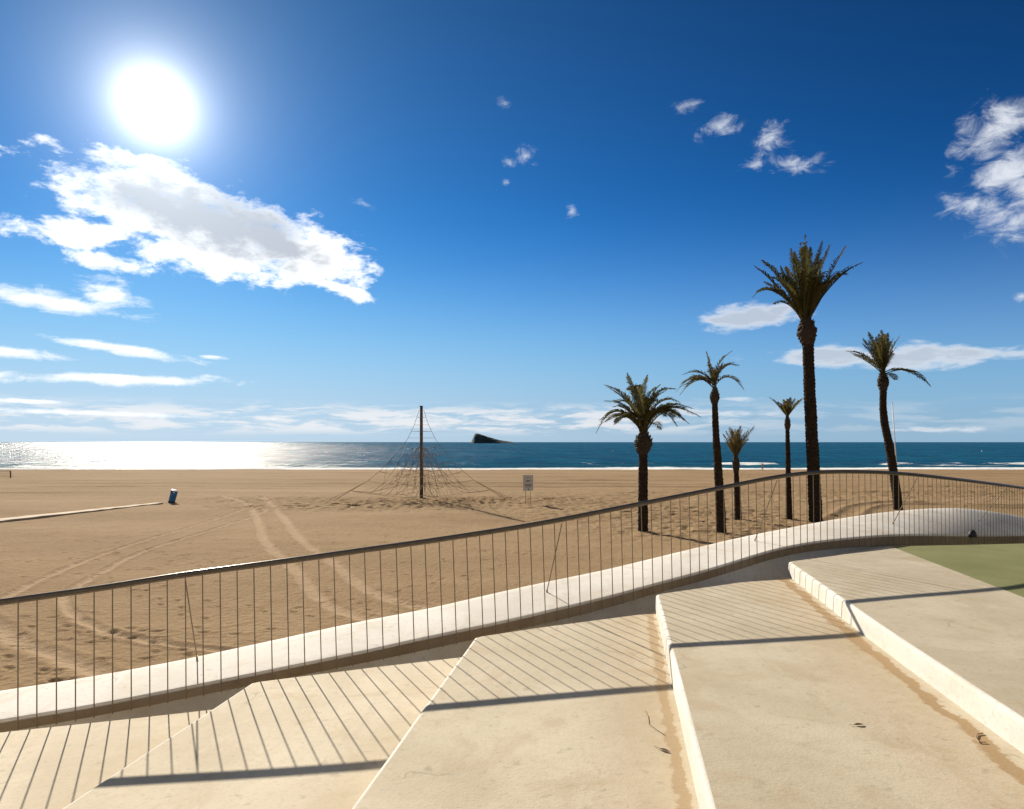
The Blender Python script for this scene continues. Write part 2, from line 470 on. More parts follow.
# a breaker further out, in ragged lengths
brk = edge + 36 + (fbm(WX * .012, WX * 0 + 7, 97, 3) - .5) * 22
bu = WX / WY
def seg_(a, b): return np.clip((bu - a) / .03, 0, 1) * np.clip((b - bu) / .03, 0, 1)
lenm = np.maximum.reduce([seg_(.27, .43), seg_(.52, 1.1), .55 * seg_(.02, .27), .35 * seg_(-.3, .02)]) * np.clip(.25 + 1.5 * (fbm(WX * .07 + 3.3, WY * .03, 99, 3) - .22), 0, 1)
foam = np.maximum(foam, .80 * lenm * np.clip(1.2 - np.abs(WY - brk) / (5 + 12 * fbm(WX * .06, WX * 0, 94, 3)), 0, 1))
brk2 = edge + 24 + (fbm(WX * .02, WX * 0 + 17, 98, 3) - .5) * 14
len2 = np.clip((fbm(WX * .03 + 13.3, WX * 0, 93, 2) - .55) * 8, 0, 1)
foam = np.maximum(foam, .9 * len2 * np.clip(1.1 - np.abs(WY - brk2) / 4, 0, 1))
WZ = WZ + .45 * np.exp(-((WY - brk - 4) / 5) ** 2) * np.clip(.3 + lenm, 0, 1) + .25 * np.exp(-((WY - brk2) / 4) ** 2)
WZ = WZ + (fbm(WX * .05, WY * .12, 101, 3) - .5) * .5 * np.clip((900 - WY) / 600, 0, 1) * np.clip(d / 20, 0, 1)
shallow = np.clip(1 - d / 60, 0, 1) * .6
struct(grid_obj('sea', WX, WY, WZ, M['sea'], True, {'foam': foam, 'shallow': shallow}))

# ------------------------------------------------------------------ island
IY = 3500.
prof = [(470.6, 443), (471.3, 441.5), (473.2, 437.5), (475.0, 433.2), (476.5, 432.8), (479, 433.2), (486, 435.6), (494, 438.0), (500, 439.6), (503, 440.1), (508, 440.8), (514, 441.7), (519, 443)]
ix = np.linspace(470.6, 519, 90); hy = np.interp(ix, [p[0] for p in prof], [p[1] for p in prof])
wx = (ix - 512) / F * IY; hh = (HZ - hy) / F * IY + 7
jj = np.linspace(-1, 1, 41)
IXg, J = np.meshgrid(wx, jj, indexing='ij'); H2 = np.repeat(hh[:, None], 41, 1)
fall = np.clip(1 - np.abs(J) ** 1.7, 0, 1)
rough = (fbm(IXg * .05, J * 6, 7, 4) - .5)
IZg = SEA - 3 + H2 * fall * (1 + rough * .5 * np.abs(J) ** .5)
IYg = IY + J * 110 * (.5 + .5 * H2 / H2.max()) + rough * 14
tag(grid_obj('island', IXg, IYg, IZg, M['rock'], False), 'dark wedge shaped rocky island on the horizon', 'island')

# ------------------------------------------------------------------ promenade edge: traces (px) -> real curve
tx = np.array([18, 94, 185, 302, 364, 425, 505, 554, 600, 661, 715, 740, 786, 820, 860, 900, 940, 980, 1024.])
t_rail = np.array([596.5, 586, 571.5, 556, 547.3, 539, 527, 518.7, 509.5, 497.5, 487, 481.8, 472.8, 469.6, 469.8, 471.2, 475.8, 480.5, 486.7])
t_bot = np.array([729.4, 716.3, 698.2, 674.8, 662.5, 649.9, 632, 621, 609.9, 591.3, 577.1, 568.6, 554.2, 549.4, 545.9, 544.9, 545, 544.4, 543.3])
t_near = np.array([716.7, 704.2, 686.6, 663, 650.4, 636.6, 620.4, 608.5, 598.2, 581.2, 567.3, 558.6, 545.0, 540.3, 536.0, 533.4, 534.2, 534.8, 534.4])
t_far = np.array([687.4, 675.7, 658.7, 633.4, 620, 608.9, 590.3, 579.6, 570.8, 555.8, 542.9, 536.6, 528.1, 521.3, 514.8, 510.0, 507.0, 508.4, 516.5])
# depth of the rail, from the bar heights and from where its shadow falls on the level steps
YK = np.array([(-40, 5.03), (18, 5.16), (113, 5.376), (172, 5.525), (240, 5.686), (304, 5.856), (350, 6.02), (406, 6.216), (469, 6.463), (524, 6.70), (552, 6.815), (608, 7.10), (666, 7.431), (693, 7.641), (751, 8.157), (812, 8.677), (860, 9.12), (900, 9.55), (940, 10.12), (980, 10.9), (1024, 12.15), (1060, 13.3)])
def Yrail(x):
    xs = np.linspace(-40, 1060, 600); ys = np.interp(xs, YK[:, 0], YK[:, 1])
    k = np.hanning(41); k /= k.sum(); yp = np.concatenate([2 * ys[0] - ys[20:0:-1], ys, 2 * ys[-1] - ys[-2:-22:-1]])
    return np.interp(x, xs, np.convolve(yp, k, 'valid'))
dY_t = np.interp(tx, [0, 185, 505, 740, 840, 900, 960, 1024], [.62, .70, .95, 1.25, 1.6, 2.15, 2.4, 2.0])

def sm(x, arr):  # smooth interpolation of a trace
    xs = np.linspace(tx[0], tx[-1], 400); ys = np.interp(xs, tx, arr)
    k = np.ones(25) / 25; yp = np.concatenate([2 * ys[0] - ys[12:0:-1], ys, 2 * ys[-1] - ys[-2:-14:-1]])
    return np.interp(x, xs, np.convolve(yp, k, 'valid'))

NS = 150
px = np.linspace(18, 1024, NS)
def curve3(px, py, Y):
    return np.stack([(px - 512) / F * Y, Y, CZ - (py - HZ) / F * Y], -1)
Yc = Yrail(px)
rail3 = curve3(px, sm(px, t_rail), Yc)
near3 = curve3(px, sm(px, t_near), Yc + .03)
bot3 = curve3(px, sm(px, t_bot), Yc + .03)
far3 = curve3(px, sm(px, t_far), Yc + np.interp(px, tx, dY_t))
def extend(c, nL=20, nR=44, step=.25, slopeL=None):
    tL = c[0] - c[3]; tL = tL / np.linalg.norm(tL); tR = c[-1] - c[-4]; tR = tR / np.linalg.norm(tR)
    L = np.array([c[0] + tL * step * k for k in range(nL, 0, -1)]); R = np.array([c[-1] + tR * step * k for k in range(1, nR + 1)])
    return np.concatenate([L, c, R])
rail3, near3, bot3, far3 = [extend(c) for c in (rail3, near3, bot3, far3)]
n = len(rail3)

# parapet: one solid, its section swept along the curve
sec = []
for i in range(n):
    N = Vector(near3[i]); Fp = Vector(far3[i]); B = Vector(bot3[i]); B.x, B.y = N.x, N.y
    o = (Fp - N); o2 = Vector((o.x, o.y, 0)).normalized(); w = o.length
    bul = .004 + .006 * w
    P = []
    P.append(Vector((Fp.x, Fp.y, -.6)) + o2 * .02)
    P.append(Fp + o2 * .03 + Vector((0, 0, -.22)))
    P.append(Fp + o2 * .012 + Vector((0, 0, -.04)))
    for k in (1., .97, .85, .7, .55, .4, .25, .12, .06, .03):
        q = N.lerp(Fp, k); q.z += bul * math.sin(math.pi * k) * .8
        if k == 1.: q.z -= .006
        P.append(q)
    P.append(N + o2 * .006 + Vector((0, 0, -.001)))
    P.append(N + Vector((0, 0, -.007)))
    P.append(N + Vector((0, 0, -.020)))
    P.append(N + Vector((0, 0, -.022)) + o2 * .012)      # small groove under the lip
    P.append(N + Vector((0, 0, -.028)) + o2 * .012)
    P.append(N + Vector((0, 0, -.030)) + o2 * .001)
    P.append(B + o2 * .001)
    P.append(B + o2 * .012 + Vector((0, 0, -.006)))
    P.append(B + o2 * .10 + Vector((0, 0, .01)))
    P.append(B + o2 * .13 + Vector((0, 0, -.05)))
    P.append(B + o2 * .12 + Vector((0, 0, -.16)))
    P.append(B + o2 * .06 + Vector((0, 0, -.27)))
    P.append(B - o2 * .06 + Vector((0, 0, -.34)))
    P.append(B - o2 * .25 + Vector((0, 0, -.37)))
    P.append(B - o2 * .9 + Vector((0, 0, -.38)))
    P.append(B - o2 * .9 + Vector((0, 0, -.8)))
    P.append(B + o2 * .15 + Vector((0, 0, -.9)))
    sec.append(P)
m_ = len(sec[0]); V = [p for s in sec for p in s]; Fc = []
for i in range(n - 1):
    for k in range(m_ - 1):
        Fc.append((i * m_ + k, i * m_ + k + 1, (i + 1) * m_ + k + 1, (i + 1) * m_ + k))
Fc.append(tuple(range(m_))); Fc.append(tuple((n - 1) * m_ + k for k in range(m_ - 1, -1, -1)))
par = mesh_obj('parapet_wall', V, Fc, M['white'], loc=(V[0]), smooth=True)
bm = bmesh.new(); bm.from_mesh(par.data); bmesh.ops.recalc_face_normals(bm, faces=bm.faces); bm.to_mesh(par.data); bm.free()
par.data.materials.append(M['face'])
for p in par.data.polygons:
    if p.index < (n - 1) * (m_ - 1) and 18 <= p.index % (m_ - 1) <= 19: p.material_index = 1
par.data.set_sharp_from_angle(angle=math.radians(28))
tag(par, 'wavy white concrete parapet along the outer edge of the promenade, under the railing', 'wall')

# railing
RL = thing('railing', 'curved steel railing with thin upright bars above the white parapet', 'railing', Vector(rail3[0]) - Vector((0, 0, 1.02)))
mb = MB(); mb.tube([Vector(p) - Vector((0, 0, .0185)) for p in rail3], .0185, 14)
mb.build('handrail', M['dark_steel'], RL, smooth=True)
mb = MB()
for i in range(n):
    p = Vector(rail3[i]); t = Vector(rail3[min(i + 1, n - 1)] - rail3[max(i - 1, 0)]); h = Vector((t.x, t.y, 0)).normalized(); nn = Vector((-h.y, h.x, 0))
    a = p + Vector((0, 0, -.049)); b = p + Vector((0, 0, -.036))
    mb.v += [a - nn * .006, b - nn * .006, b + nn * .006, a + nn * .006]
    if i:
        q = 4 * (i - 1)
        for k in range(4):
            mb.f.append((q + k, q + (k + 1) % 4, q + 4 + (k + 1) % 4, q + 4 + k))
mb.build('under_rail', M['steel'], RL)
# bar positions: even spacing along the curve, phase from the first bar in the photo (x = 18)
seg = np.linalg.norm(np.diff(rail3[:, :2], axis=0), axis=1); arc = np.concatenate([[0], np.cumsum(seg)])
pxa = 512 + F * rail3[:, 0] / rail3[:, 1]
s0 = np.interp(18.2, pxa, arc)
bars_px = [18.2, 37.1, 56.6, 75.6, 94.1, 112.5, 131, 149.4, 167.2, 185.3, 202.5, 220, 237, 253.8, 270.4, 286.8, 302.5, 318.7, 333.7, 349.3, 364.5, 380, 396.1, 410.8, 425, 439.1, 452.8, 466.4, 479.5, 492.4, 505.1, 517.8, 530, 542.4, 554.3, 566, 577.5, 588.4, 599.6, 610.5, 620.9, 631.4, 641.2, 651.1, 660.9, 670.4, 679.8, 689, 698.2, 707, 715.5, 723.8, 732, 740.3, 748.2, 756, 764, 771.5, 778.9, 786, 793, 799.8, 806.5, 813.2, 819.9, 826.5, 833.1, 839.7, 846.3]
bs = [float(np.interp(x, pxa, arc)) for x in bars_px]
k = 1
dlast = (bs[-1] - bs[-9]) / 8
while bs[-1] + dlast < arc[-1] - .05: bs.append(bs[-1] + dlast)
left = []
while bs[0] - .131 > .05: bs.insert(0, bs[0] - .131)
def lerpc(c, s): return Vector([float(np.interp(s, arc, c[:, j])) for j in range(3)])
unit = MB(); unit.tube([(0, 0, 0), (0, 0, 1)], .0047, 8)
proto = None
vis = []
rest = MB()
for s in bs:
    top = lerpc(rail3, s) + Vector((0, 0, -.046)); bot = lerpc(bot3, s); tp = lerpc(rail3, s)
    xp = 512 + F * tp.x / tp.y
    t = (lerpc(rail3, min(s + .05, arc[-1])) - lerpc(rail3, max(0, s - .05))).normalized(); h = Vector((t.x, t.y, 0)).normalized()
    lean = .034 * math.exp(-((xp - 470) / 230) ** 2)
    foot = Vector((tp.x, tp.y, bot.z)) + h * lean - Vector((-h.y, h.x, 0)) * .012 + Vector((0, 0, .004))
    vis.append((0 if -4 < xp < 1030 else 1, top, foot, xp))
inview = [v for v in vis if v[0] == 0]
keep = inview[:100] if len(inview) > 100 else inview
others = [v for v in vis if v not in keep]
for _, top, foot, xp in keep:
    if proto is None:
        o = unit.build('baluster', M['steel'], RL, loc=(0, 0, 0)); proto = o
    else:
        o = proto.copy(); COL.objects.link(o); o.parent = RL
    dv = top - foot
    o.location = foot - RL.location; o.rotation_mode = 'QUATERNION'; o.rotation_quaternion = dv.to_track_quat('Z', 'Y'); o.scale = (1, 1, dv.length)
for _, top, foot, xp in others: rest.tube([foot, top], .0047, 6)
r_ = rest.build('balusters', M['steel'], RL); r_['kind'] = 'stuff'
for (ax, ay), (bx, by), k in (((185.3, 574), (197, 660), .80), ((562, 520), (547, 593), .52), ((777, 478), (755, 542), .35), ((917, 475), (893, 525), .40), ((1006, 487), (979, 522), .40)):
    s = float(np.interp(ax, pxa, arc)); a = lerpc(rail3, s) + Vector((0, 0, -.065))
    s2 = float(np.interp(bx, pxa, arc)); nb = lerpc(near3, s2); fb = lerpc(far3, s2)
    # foot on the parapet: pick the fraction across it where the row matches
    best = min(np.linspace(.1, .95, 60), key=lambda q: abs((HZ + F * (CZ - nb.lerp(fb, q).z) / nb.lerp(fb, q).y) - by))
    q = nb.lerp(fb, float(best)); q.x = (bx - 512) / F * q.y
    mb = MB(); mb.tube([a, q + Vector((0, 0, .02))], .0055, 8)
    mb.tube([q - Vector((0, 0, .03)), q + Vector((0, 0, .035))], .009, 8)
    mb.build('stay', M['steel'], RL)

# ------------------------------------------------------------------ terraces
Z = {'A': CZ - 2.272 * S, 'B': CZ - 2.092 * S, 'C': CZ - 1.912 * S, 'D': CZ - 1.72 * S, 'E': CZ - 1.54 * S}
EDGE = {  # left edge of each step: x = c + .155 y (metres, camera foot is the origin)
 'A': -5.6, 'B': -3.158 * S - .034, 'C': -1.377 * S - .03, 'D': .457 * S - .03, 'E': 2.20 * S - .012}
nearYX = [(float(p[0]), float(p[1])) for p in near3]
def wall_y(x):
    xs = [p[0] for p in nearYX]
    return float(np.interp(x, xs, [p[1] for p in nearYX]))
def edge_x(k, y):
    if k == 'G': return 4.025 * S + .155 * y
    e = EDGE[k] + .155 * y
    if k == 'E': e += .13 * max(0., 1 - y / 5.2) ** 1.0   # the last riser bends away a little near the viewer
    return e
order = ['A', 'B', 'C', 'D', 'E']
FAR_PX = {'A': [(11, 731.4), (131, 718.8), (200, 711)], 'B': [(254, 682.5), (377, 667), (457.6, 657.7)], 'C': [(478, 637), (541, 627.5), (657, 612.3)],
          'D': [(660, 594), (739, 582.6), (791.8, 577.6)], 'E': [(791.8, 561.3), (836.7, 555.5), (887, 546.3), (1024, 543.2)]}
FAR = {}
for k_, l_ in FAR_PX.items():
    q_ = [on_plane(x, y, Z[k_]) for x, y in l_]
    a_, b_ = q_[0] - q_[1], q_[-1] - q_[-2]
    q_ = [q_[0] + a_ * 6] + q_ + [q_[-1] + b_ * 12]
    FAR[k_] = ([p.x for p in q_], [p.y for p in q_])
def far_limit(x, k):
    return float(np.interp(x, *FAR[k]))
SAND = {'A': [(EDGE['B'], .10, .5)], 'B': [(EDGE['C'], .08, .35)], 'C': [(EDGE['D'], .11, .75)], 'D': [(EDGE['E'], .15, 1.0)], 'E': None}
VEIL_TONE = {'A': 1.22, 'B': 1.19, 'C': 1.09, 'D': 1.02, 'E': .96}  # glare veil put into the concrete colour: sunward steps paler, far ones darker
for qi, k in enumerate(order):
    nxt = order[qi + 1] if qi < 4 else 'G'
    z = Z[k]; g = VEIL_TONE[k]
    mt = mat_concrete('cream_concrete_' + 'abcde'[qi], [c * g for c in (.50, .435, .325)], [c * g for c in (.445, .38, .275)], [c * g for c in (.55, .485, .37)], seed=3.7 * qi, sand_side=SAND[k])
    # far end where left edge meets the wall
    def end_y(kk):
        y = 9.
        for _ in range(30):
            y = far_limit(edge_x(kk, y), k)
        return y
    yL = end_y(k)
    ys = np.concatenate([np.linspace(-7, 2, 8), np.linspace(2.2, yL, 46)])
    top = []; cross = 14
    R = .028
    over = .25 if nxt != 'G' else 0.
    vs = []; fs = []
    # section per y: riser foot, riser, rounded arris, then across the top
    zf = z - .9 * .2 - .12
    for y in ys:
        x0 = edge_x(k, y)
        x0 += .004 * (vnoise(y * 2.1, qi) - .5)
        row = [(x0, y, zf), (x0 + .004, y, z - .09), (x0 + .006, y, z - R)]
        for a in (30, 60, 90):
            a = math.radians(a); row.append((x0 + .006 + R * (1 - math.cos(a)), y, z - R + R * math.sin(a)))
        vs.append(row)
    nr = len(vs[0]); flat = [p for r in vs for p in r]
    for i in range(len(ys) - 1):
        for j in range(nr - 1):
            a = i * nr + j; fs.append((a, a + nr, a + nr + 1, a + 1))
    # top sheet
    T = []; tn = 60
    for y in ys:
        pass
    base = len(flat); tops = []
    K = 64
    for j in range(K + 1):
        v = j / K
        # a line at fraction v across the step, from the back to its own far end
        def fx(y): 
            xl = edge_x(k, y) + .006 + R; xr = edge_x(nxt, y) + over
            return xl + (xr - xl) * v
        y = 9.
        for _ in range(30): y = far_limit(fx(y), k)
        if j == 0: y = ys[-1]
        col = []
        for i in range(len(ys)):
            if j == 0:
                col.append(i * nr + nr - 1)
            else:
                q = -7 + (ys[i] + 7) / (yL + 7) * (y + 7)
                flat.append((fx(q), q, z)); col.append(len(flat) - 1)
        tops.append(col)
    for j in range(K):
        for i in range(len(ys) - 1):
            fs.append((tops[j][i], tops[j][i + 1], tops[j + 1][i + 1], tops[j + 1][i]))
    # far side skirt and right side skirt
    for j in range(K):
        a, b = tops[j][-1], tops[j + 1][-1]
        pa, pb = flat[a], flat[b]
        flat += [(pa[0], pa[1], zf), (pb[0], pb[1], zf)]
        fs.append((a, len(flat) - 2, len(flat) - 1, b))
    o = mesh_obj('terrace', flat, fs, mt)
    o.data.materials.append(M['riser'])
    for p in o.data.polygons:
        if p.index < (len(ys) - 1) * (nr - 1): p.material_index = 1; p.use_smooth = True
    bm = bmesh.new(); bm.from_mesh(o.data); bmesh.ops.recalc_face_normals(bm, faces=bm.faces)
    up = [f for f in bm.faces if abs(f.normal.z) > .9]
    if sum(f.normal.z for f in up) < 0: bmesh.ops.reverse_faces(bm, faces=bm.faces)
    bm.to_mesh(o.data); bm.free()
    struct(o)
# substructure so that no gap shows under the steps
# green court beside the top step
gv = []; gf = []
zG = Z['E'] - .004
ysg = np.linspace(-7, 1, 41)
def gl(x): return far_limit(x, 'E')
for j in range(31):
    v = j / 30
    for i in range(25):
        t = i / 24
        y = 9.
        for _ in range(30):
            x = edge_x('G', y) + v * 14; y = gl(x)
        q = -7 + (y + 7) * t
        gv.append((edge_x('G', q) + v * 14 + .001, q, zG))
for j in range(30):
    for i in range(24):
        a = j * 25 + i; gf.append((a, a + 25, a + 26, a + 1))
nb = len(gv)
for j in range(31):
    p = gv[j * 25 + 24]; gv.append((p[0], p[1], zG - .6))
for j in range(30):
    gf.append((j * 25 + 24, (j + 1) * 25 + 24, nb + j + 1, nb + j))
struct(mesh_obj('green_court', gv, gf, M['green']))

# small debris on the steps
def leaf(px, py, z, L, W, ang, mat, label):
    c = on_plane(px, py, z); mb = MB(); vs = []; N = 9
    for i in range(N):
        t = i / (N - 1); w = W * math.sin(math.pi * t) ** .8
        for q in (-1, 0, 1):
            p = Vector(((t - .5) * L, q * w, .003 + .006 * abs(q) * math.sin(math.pi * t) + .008 * (t - .5) ** 2))
            vs.append(Matrix.Rotation(ang, 3, 'Z') @ p + c)
    fs = [(i * 3 + q, i * 3 + q + 1, i * 3 + q + 4, i * 3 + q + 3) for i in range(N - 1) for q in range(2)]
    mb.add(vs, fs); mb.tube([vs[1], vs[1] + Matrix.Rotation(ang, 3, 'Z') @ Vector((-L * .4, 0, .002))], .0012, 5)
    o = mb.build('dry_leaf', mat, loc=c); tag(o, label, 'leaf')
leaf(664.5, 751, Z['C'], .075, .012, -.75, M['leaf'], 'dark curled dry leaf on the middle step beside the sand strip')
leaf(859, 725.5, Z['D'], .062, .013, .1, M['leaf2'], 'pale brown dry leaf lying alone on the second highest step')
mb = MB(); pts = [on_plane(x, y, Z['C'] + .004) for x, y in ((645, 710), (648, 716), (649, 724), (657, 730), (665, 735))]
mb.tube(pts, .002, 5); tag(mb.build('twig', M['leaf2'], loc=pts[0]), 'thin bent brown twig on the middle step near the riser', 'twig')
mb = MB(); pts = [on_plane(x, y, Z['D'] + .006) for x, y in ((983, 733), (977, 734), (975.5, 738), (979, 742), (986, 742))]
mb.tube(pts, .0032, 6); tag(mb.build('cord', M['leaf2'], loc=pts[0]), 'short curled brown cord in the sand at the foot of the highest riser', 'cord')

# dark crumpled bag on the inner lip of the parapet
s = float(np.interp(971, pxa, arc)); c = lerpc(near3, s) + Vector((0, 0, -.02)); tt = (lerpc(near3, s + .1) - lerpc(near3, s - .1)).normalized()
mb = MB(); vs = []; fs = []; A_, B_ = 14, 8
for i in range(B_ + 1):
    ph = math.pi / 2 * i / B_
    for j in range(A_):
        a = 2 * math.pi * j / A_
        r = 1 + .22 * (vnoise(j * .9, i * .8, 5) - .5)
        vs.append(c + tt * (.085 * math.cos(a) * math.cos(ph) * r) + Vector((-tt.y, tt.x, 0)) * (.06 * math.sin(a) * math.cos(ph) * r - .02) + Vector((0, 0, .115 * math.sin(ph) * r - .02)))
for i in range(B_):
    for j in range(A_): fs.append((i * A_ + j, i * A_ + (j + 1) % A_, (i + 1) * A_ + (j + 1) % A_, (i + 1) * A_ + j))
mb.add(vs, fs)
BG = thing('bag', 'small black crumpled bag on the inner edge of the parapet beside the green court', 'bag', c)
mb.build('body', M['black'], BG, smooth=True)
mb = MB(); mb.tube([c + tt * x + Vector((0, 0, z)) for x, z in ((.0, .095), (.06, .085), (.10, .05), (.13, .02), (.145, .012))], .009, 6)
mb.build('strap', M['black'], BG, smooth=True)

# ------------------------------------------------------------------ palms
def frond(mb, tints, a, c, b, leaf_len, rng, base_bare=.16, nleaf=44):
    """a base, c control, b tip : quadratic curve rachis with two ranks of narrow leaflets"""
    pts = []; N = 14
    for i in range(N + 1):
        t = i / N; pts.append(a * (1 - t) ** 2 + c * 2 * t * (1 - t) + b * t * t)
    L = sum((pts[i + 1] - pts[i]).length for i in range(N))
    n0 = len(mb.v)
    mb.tube(pts, [.030 * (1 - .85 * i / N) * max(.6, L / 2.6) for i in range(N + 1)], 5)
    base_t = rng.random() * .45
    tints += [min(1, base_t + .45)] * (len(mb.v) - n0)
    old = rng.random()
    for i in range(nleaf):
        t = base_bare + (1 - base_bare) * (i + .5) / nleaf
        p = a * (1 - t) ** 2 + c * 2 * t * (1 - t) + b * t * t
        tan = ((c - a) * (1 - t) + (b - c) * t).normalized()
        up = Vector((0, 0, 1)); sd = tan.cross(up)
        if sd.length < .15: sd = tan.cross(Vector((rng.random() - .5, rng.random() - .5, .3)))
        sd.normalize(); nrm = sd.cross(tan).normalized()
        ll = leaf_len * (math.sin(math.pi * min(1, (t - base_bare) / (1 - base_bare) * .78 + .2)) ** .7) * (.8 + .4 * rng.random())
        for s_ in (-1, 1):
            fw = .75 + .5 * rng.random()
            d = (sd * s_ * (.75 + .2 * rng.random()) + tan * fw + nrm * (.25 + .5 * rng.random()) * (1 if t < .8 else .3)).normalized()
            e = p + d * ll + Vector((0, 0, -.34 * ll * (.5 + rng.random())))
            mid = p + d * ll * .5
            w = (.016 + .010 * rng.random()) * max(.7, min(1.5, L / 2.4))
            wv = tan.cross(d).cross(d).normalized() * w
            mb.add([p - wv * .5, p + wv * .5, mid + wv, mid - wv, e], [(0, 1, 2, 3), (3, 2, 4)])
            tt_ = min(1, max(0, base_t + .25 * rng.random() + .25 * (t > .85)))
            tints += [tt_] * 5

def palm(label, trunk_px, widths_px, head_px, boss_px, fronds_px, base, leaf_len, extra=0, spread=1., droop=.3, ext_len=1., nleaf=44, dry=0.):
    """pixel traces of one palm are set at its own distance; depth is added so that the crown is round"""
    rng = random.Random(hash(label) % 1000 if False else sum(map(ord, label)))
    Y = base.y
    P = lambda x, y, dy=0.: at(x, y, Y + dy)
    T = thing('palm_tree', label, 'palm tree', base, 'palm trees on the sand')
    # trunk with overlapping leaf-base scales
    pts = [P(*q) for q in trunk_px]; pts[0].z = base.z - .25
    m_per = Y / F
    tot = [0]
    for a, b in zip(pts[:-1], pts[1:]): tot.append(tot[-1] + (b - a).length)
    rings = max(40, int(tot[-1] / .055)); nseg = 18
    mb = MB(); vs = []
    for i in range(rings + 1):
        sarc = tot[-1] * i / rings
        x, y, z = [float(np.interp(sarc, tot, [p[j] for p in pts])) for j in range(3)]
        r = float(np.interp(sarc, tot, widths_px)) * m_per / 2
        for j in range(nseg):
            a = 2 * math.pi * j / nseg
            ph = (sarc / .19 + (j % 6) / 6. * 1.0 + .5 * ((j // 3) % 2)) % 1.0
            rr = r * (.88 + .12 * (1 - ph)) + .022 * (rng.random() - .4) + r * .10 * (float(vnoise(sarc * 1.8, j * .35 + 3)) - .5)
            if i < 6: rr *= 1.0 + .05 * (6 - i) / 6
            vs.append((x + rr * math.cos(a), y + rr * math.sin(a), z))
    fs = [(i * nseg + j, i * nseg + (j + 1) % nseg, (i + 1) * nseg + (j + 1) % nseg, (i + 1) * nseg + j) for i in range(rings) for j in range(nseg)]
    fs.append(tuple(rings * nseg + j for j in range(nseg)))
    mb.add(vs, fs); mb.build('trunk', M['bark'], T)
    # swollen boss of cut stalks under the crown
    (bx0, by0, bw0), (bx1, by1, bw1), (bx2, by2, bw2) = boss_px
    mb = MB(); vs = []; BR = 22
    for i in range(BR + 1):
        t = i / BR
        x = (bx0 * (1 - t) + bx2 * t); y = by0 * (1 - t) + by2 * t
        tm = (by1 - by0) / (by2 - by0)
        w = np.interp(t, [0, tm * .5, tm, .5 * (1 + tm), 1], [bw0, (bw0 + bw1) / 2 * 1.06, bw1, (bw1 + bw2) / 2 * 1.05, bw2])
        c = P(x, y); r = w * m_per / 2 * (.97 + .05 * math.sin(math.pi * t))
        for j in range(20):
            a = 2 * math.pi * (j + .5 * (i % 2)) / 20
            rr = r * (.88 + .26 * rng.random())
            vs.append(c + Vector((rr * math.cos(a), rr * math.sin(a), .02 * (rng.random() - .5))))
    fs = [(i * 20 + j, i * 20 + (j + 1) % 20, (i + 1) * 20 + (j + 1) % 20, (i + 1) * 20 + j) for i in range(BR) for j in range(20)]
    fs.append(tuple(BR * 20 + j for j in range(20)))
    mb.add(vs, fs)
    for k in range(46):   # stubs of old stalks
        t = rng.random(); a = rng.random() * 6.283
        c = P(bx0 * (1 - t) + bx2 * t, by0 * (1 - t) + by2 * t); r = np.interp(t, [0, .5, 1], [bw0, bw1, bw2]) * m_per / 2
        dv = Vector((math.cos(a), math.sin(a), 0)); q = c + dv * r * .85
        mb.tube([q, q + dv * r * .25 + Vector((0, 0, r * .55))], [r * .12, r * .05], 5)
    mb.build('trunk_boss', M['boss'], T)
    # crown
    mb = MB(); tints = []
    hx, hy = head_px
    for k, (mx, my, ex, ey) in enumerate(fronds_px):
        a = P(hx + rng.uniform(-2.2, 2.2) * spread, hy + rng.uniform(-2, 2), rng.uniform(-.12, .12))
        L2 = math.hypot(ex - hx, ey - hy) * m_per
        dy = rng.uniform(-.55, .55) * L2 * (1.25 - min(1, abs(ex - hx) * m_per / max(L2, .1)))
        mid = P(mx, my, dy * .5); tip = P(ex, ey, dy)
        c = mid * 2 - (a + tip) * .5
        frond(mb, tints, a, c, tip, leaf_len, rng, nleaf=nleaf)
    for k in range(extra):   # fronds turned mostly towards or away from the viewer
        ref = rng.choice(fronds_px)
        ex = hx + (ref[2] - hx) * rng.uniform(.25, .95); ey = hy + (ref[3] - hy) * rng.uniform(.6, .95) * ext_len
        a = P(hx + rng.uniform(-2, 2) * spread, hy + rng.uniform(-2, 2), rng.uniform(-.12, .12))
        L2 = math.hypot(ref[2] - hx, ref[3] - hy) * m_per
        dy = rng.choice((-1, 1)) * rng.uniform(.35, .9) * L2
        tip = P(ex, ey, dy); mid = a.lerp(tip, .5) + Vector((0, 0, droop * L2 * .5))
        c = mid * 2 - (a + tip) * .5
        frond(mb, tints, a, c, tip, leaf_len, rng, nleaf=nleaf)
    cr = mb.build('crown', M['frond'], T)
    at_ = cr.data.attributes.new('tint', 'FLOAT', 'POINT'); at_.data.foreach_set('value', np.clip(np.array(tints, np.float32) + dry, 0, 1))
    return T

def zc(ox, oy, sc_, lst):
    return [(ox + a / sc_, oy + b / sc_, ox + c / sc_, oy + d / sc_) for a, b, c, d in lst]
def straight(hx, hy, tips, bow=.0):
    out = []
    for x, y in tips:
        mx = (hx * .5 + x * .5); my = (hy * .5 + y * .5) - abs(x - hx) * bow
        out.append((mx - (x - hx) * .06, my, x, y))
    return out

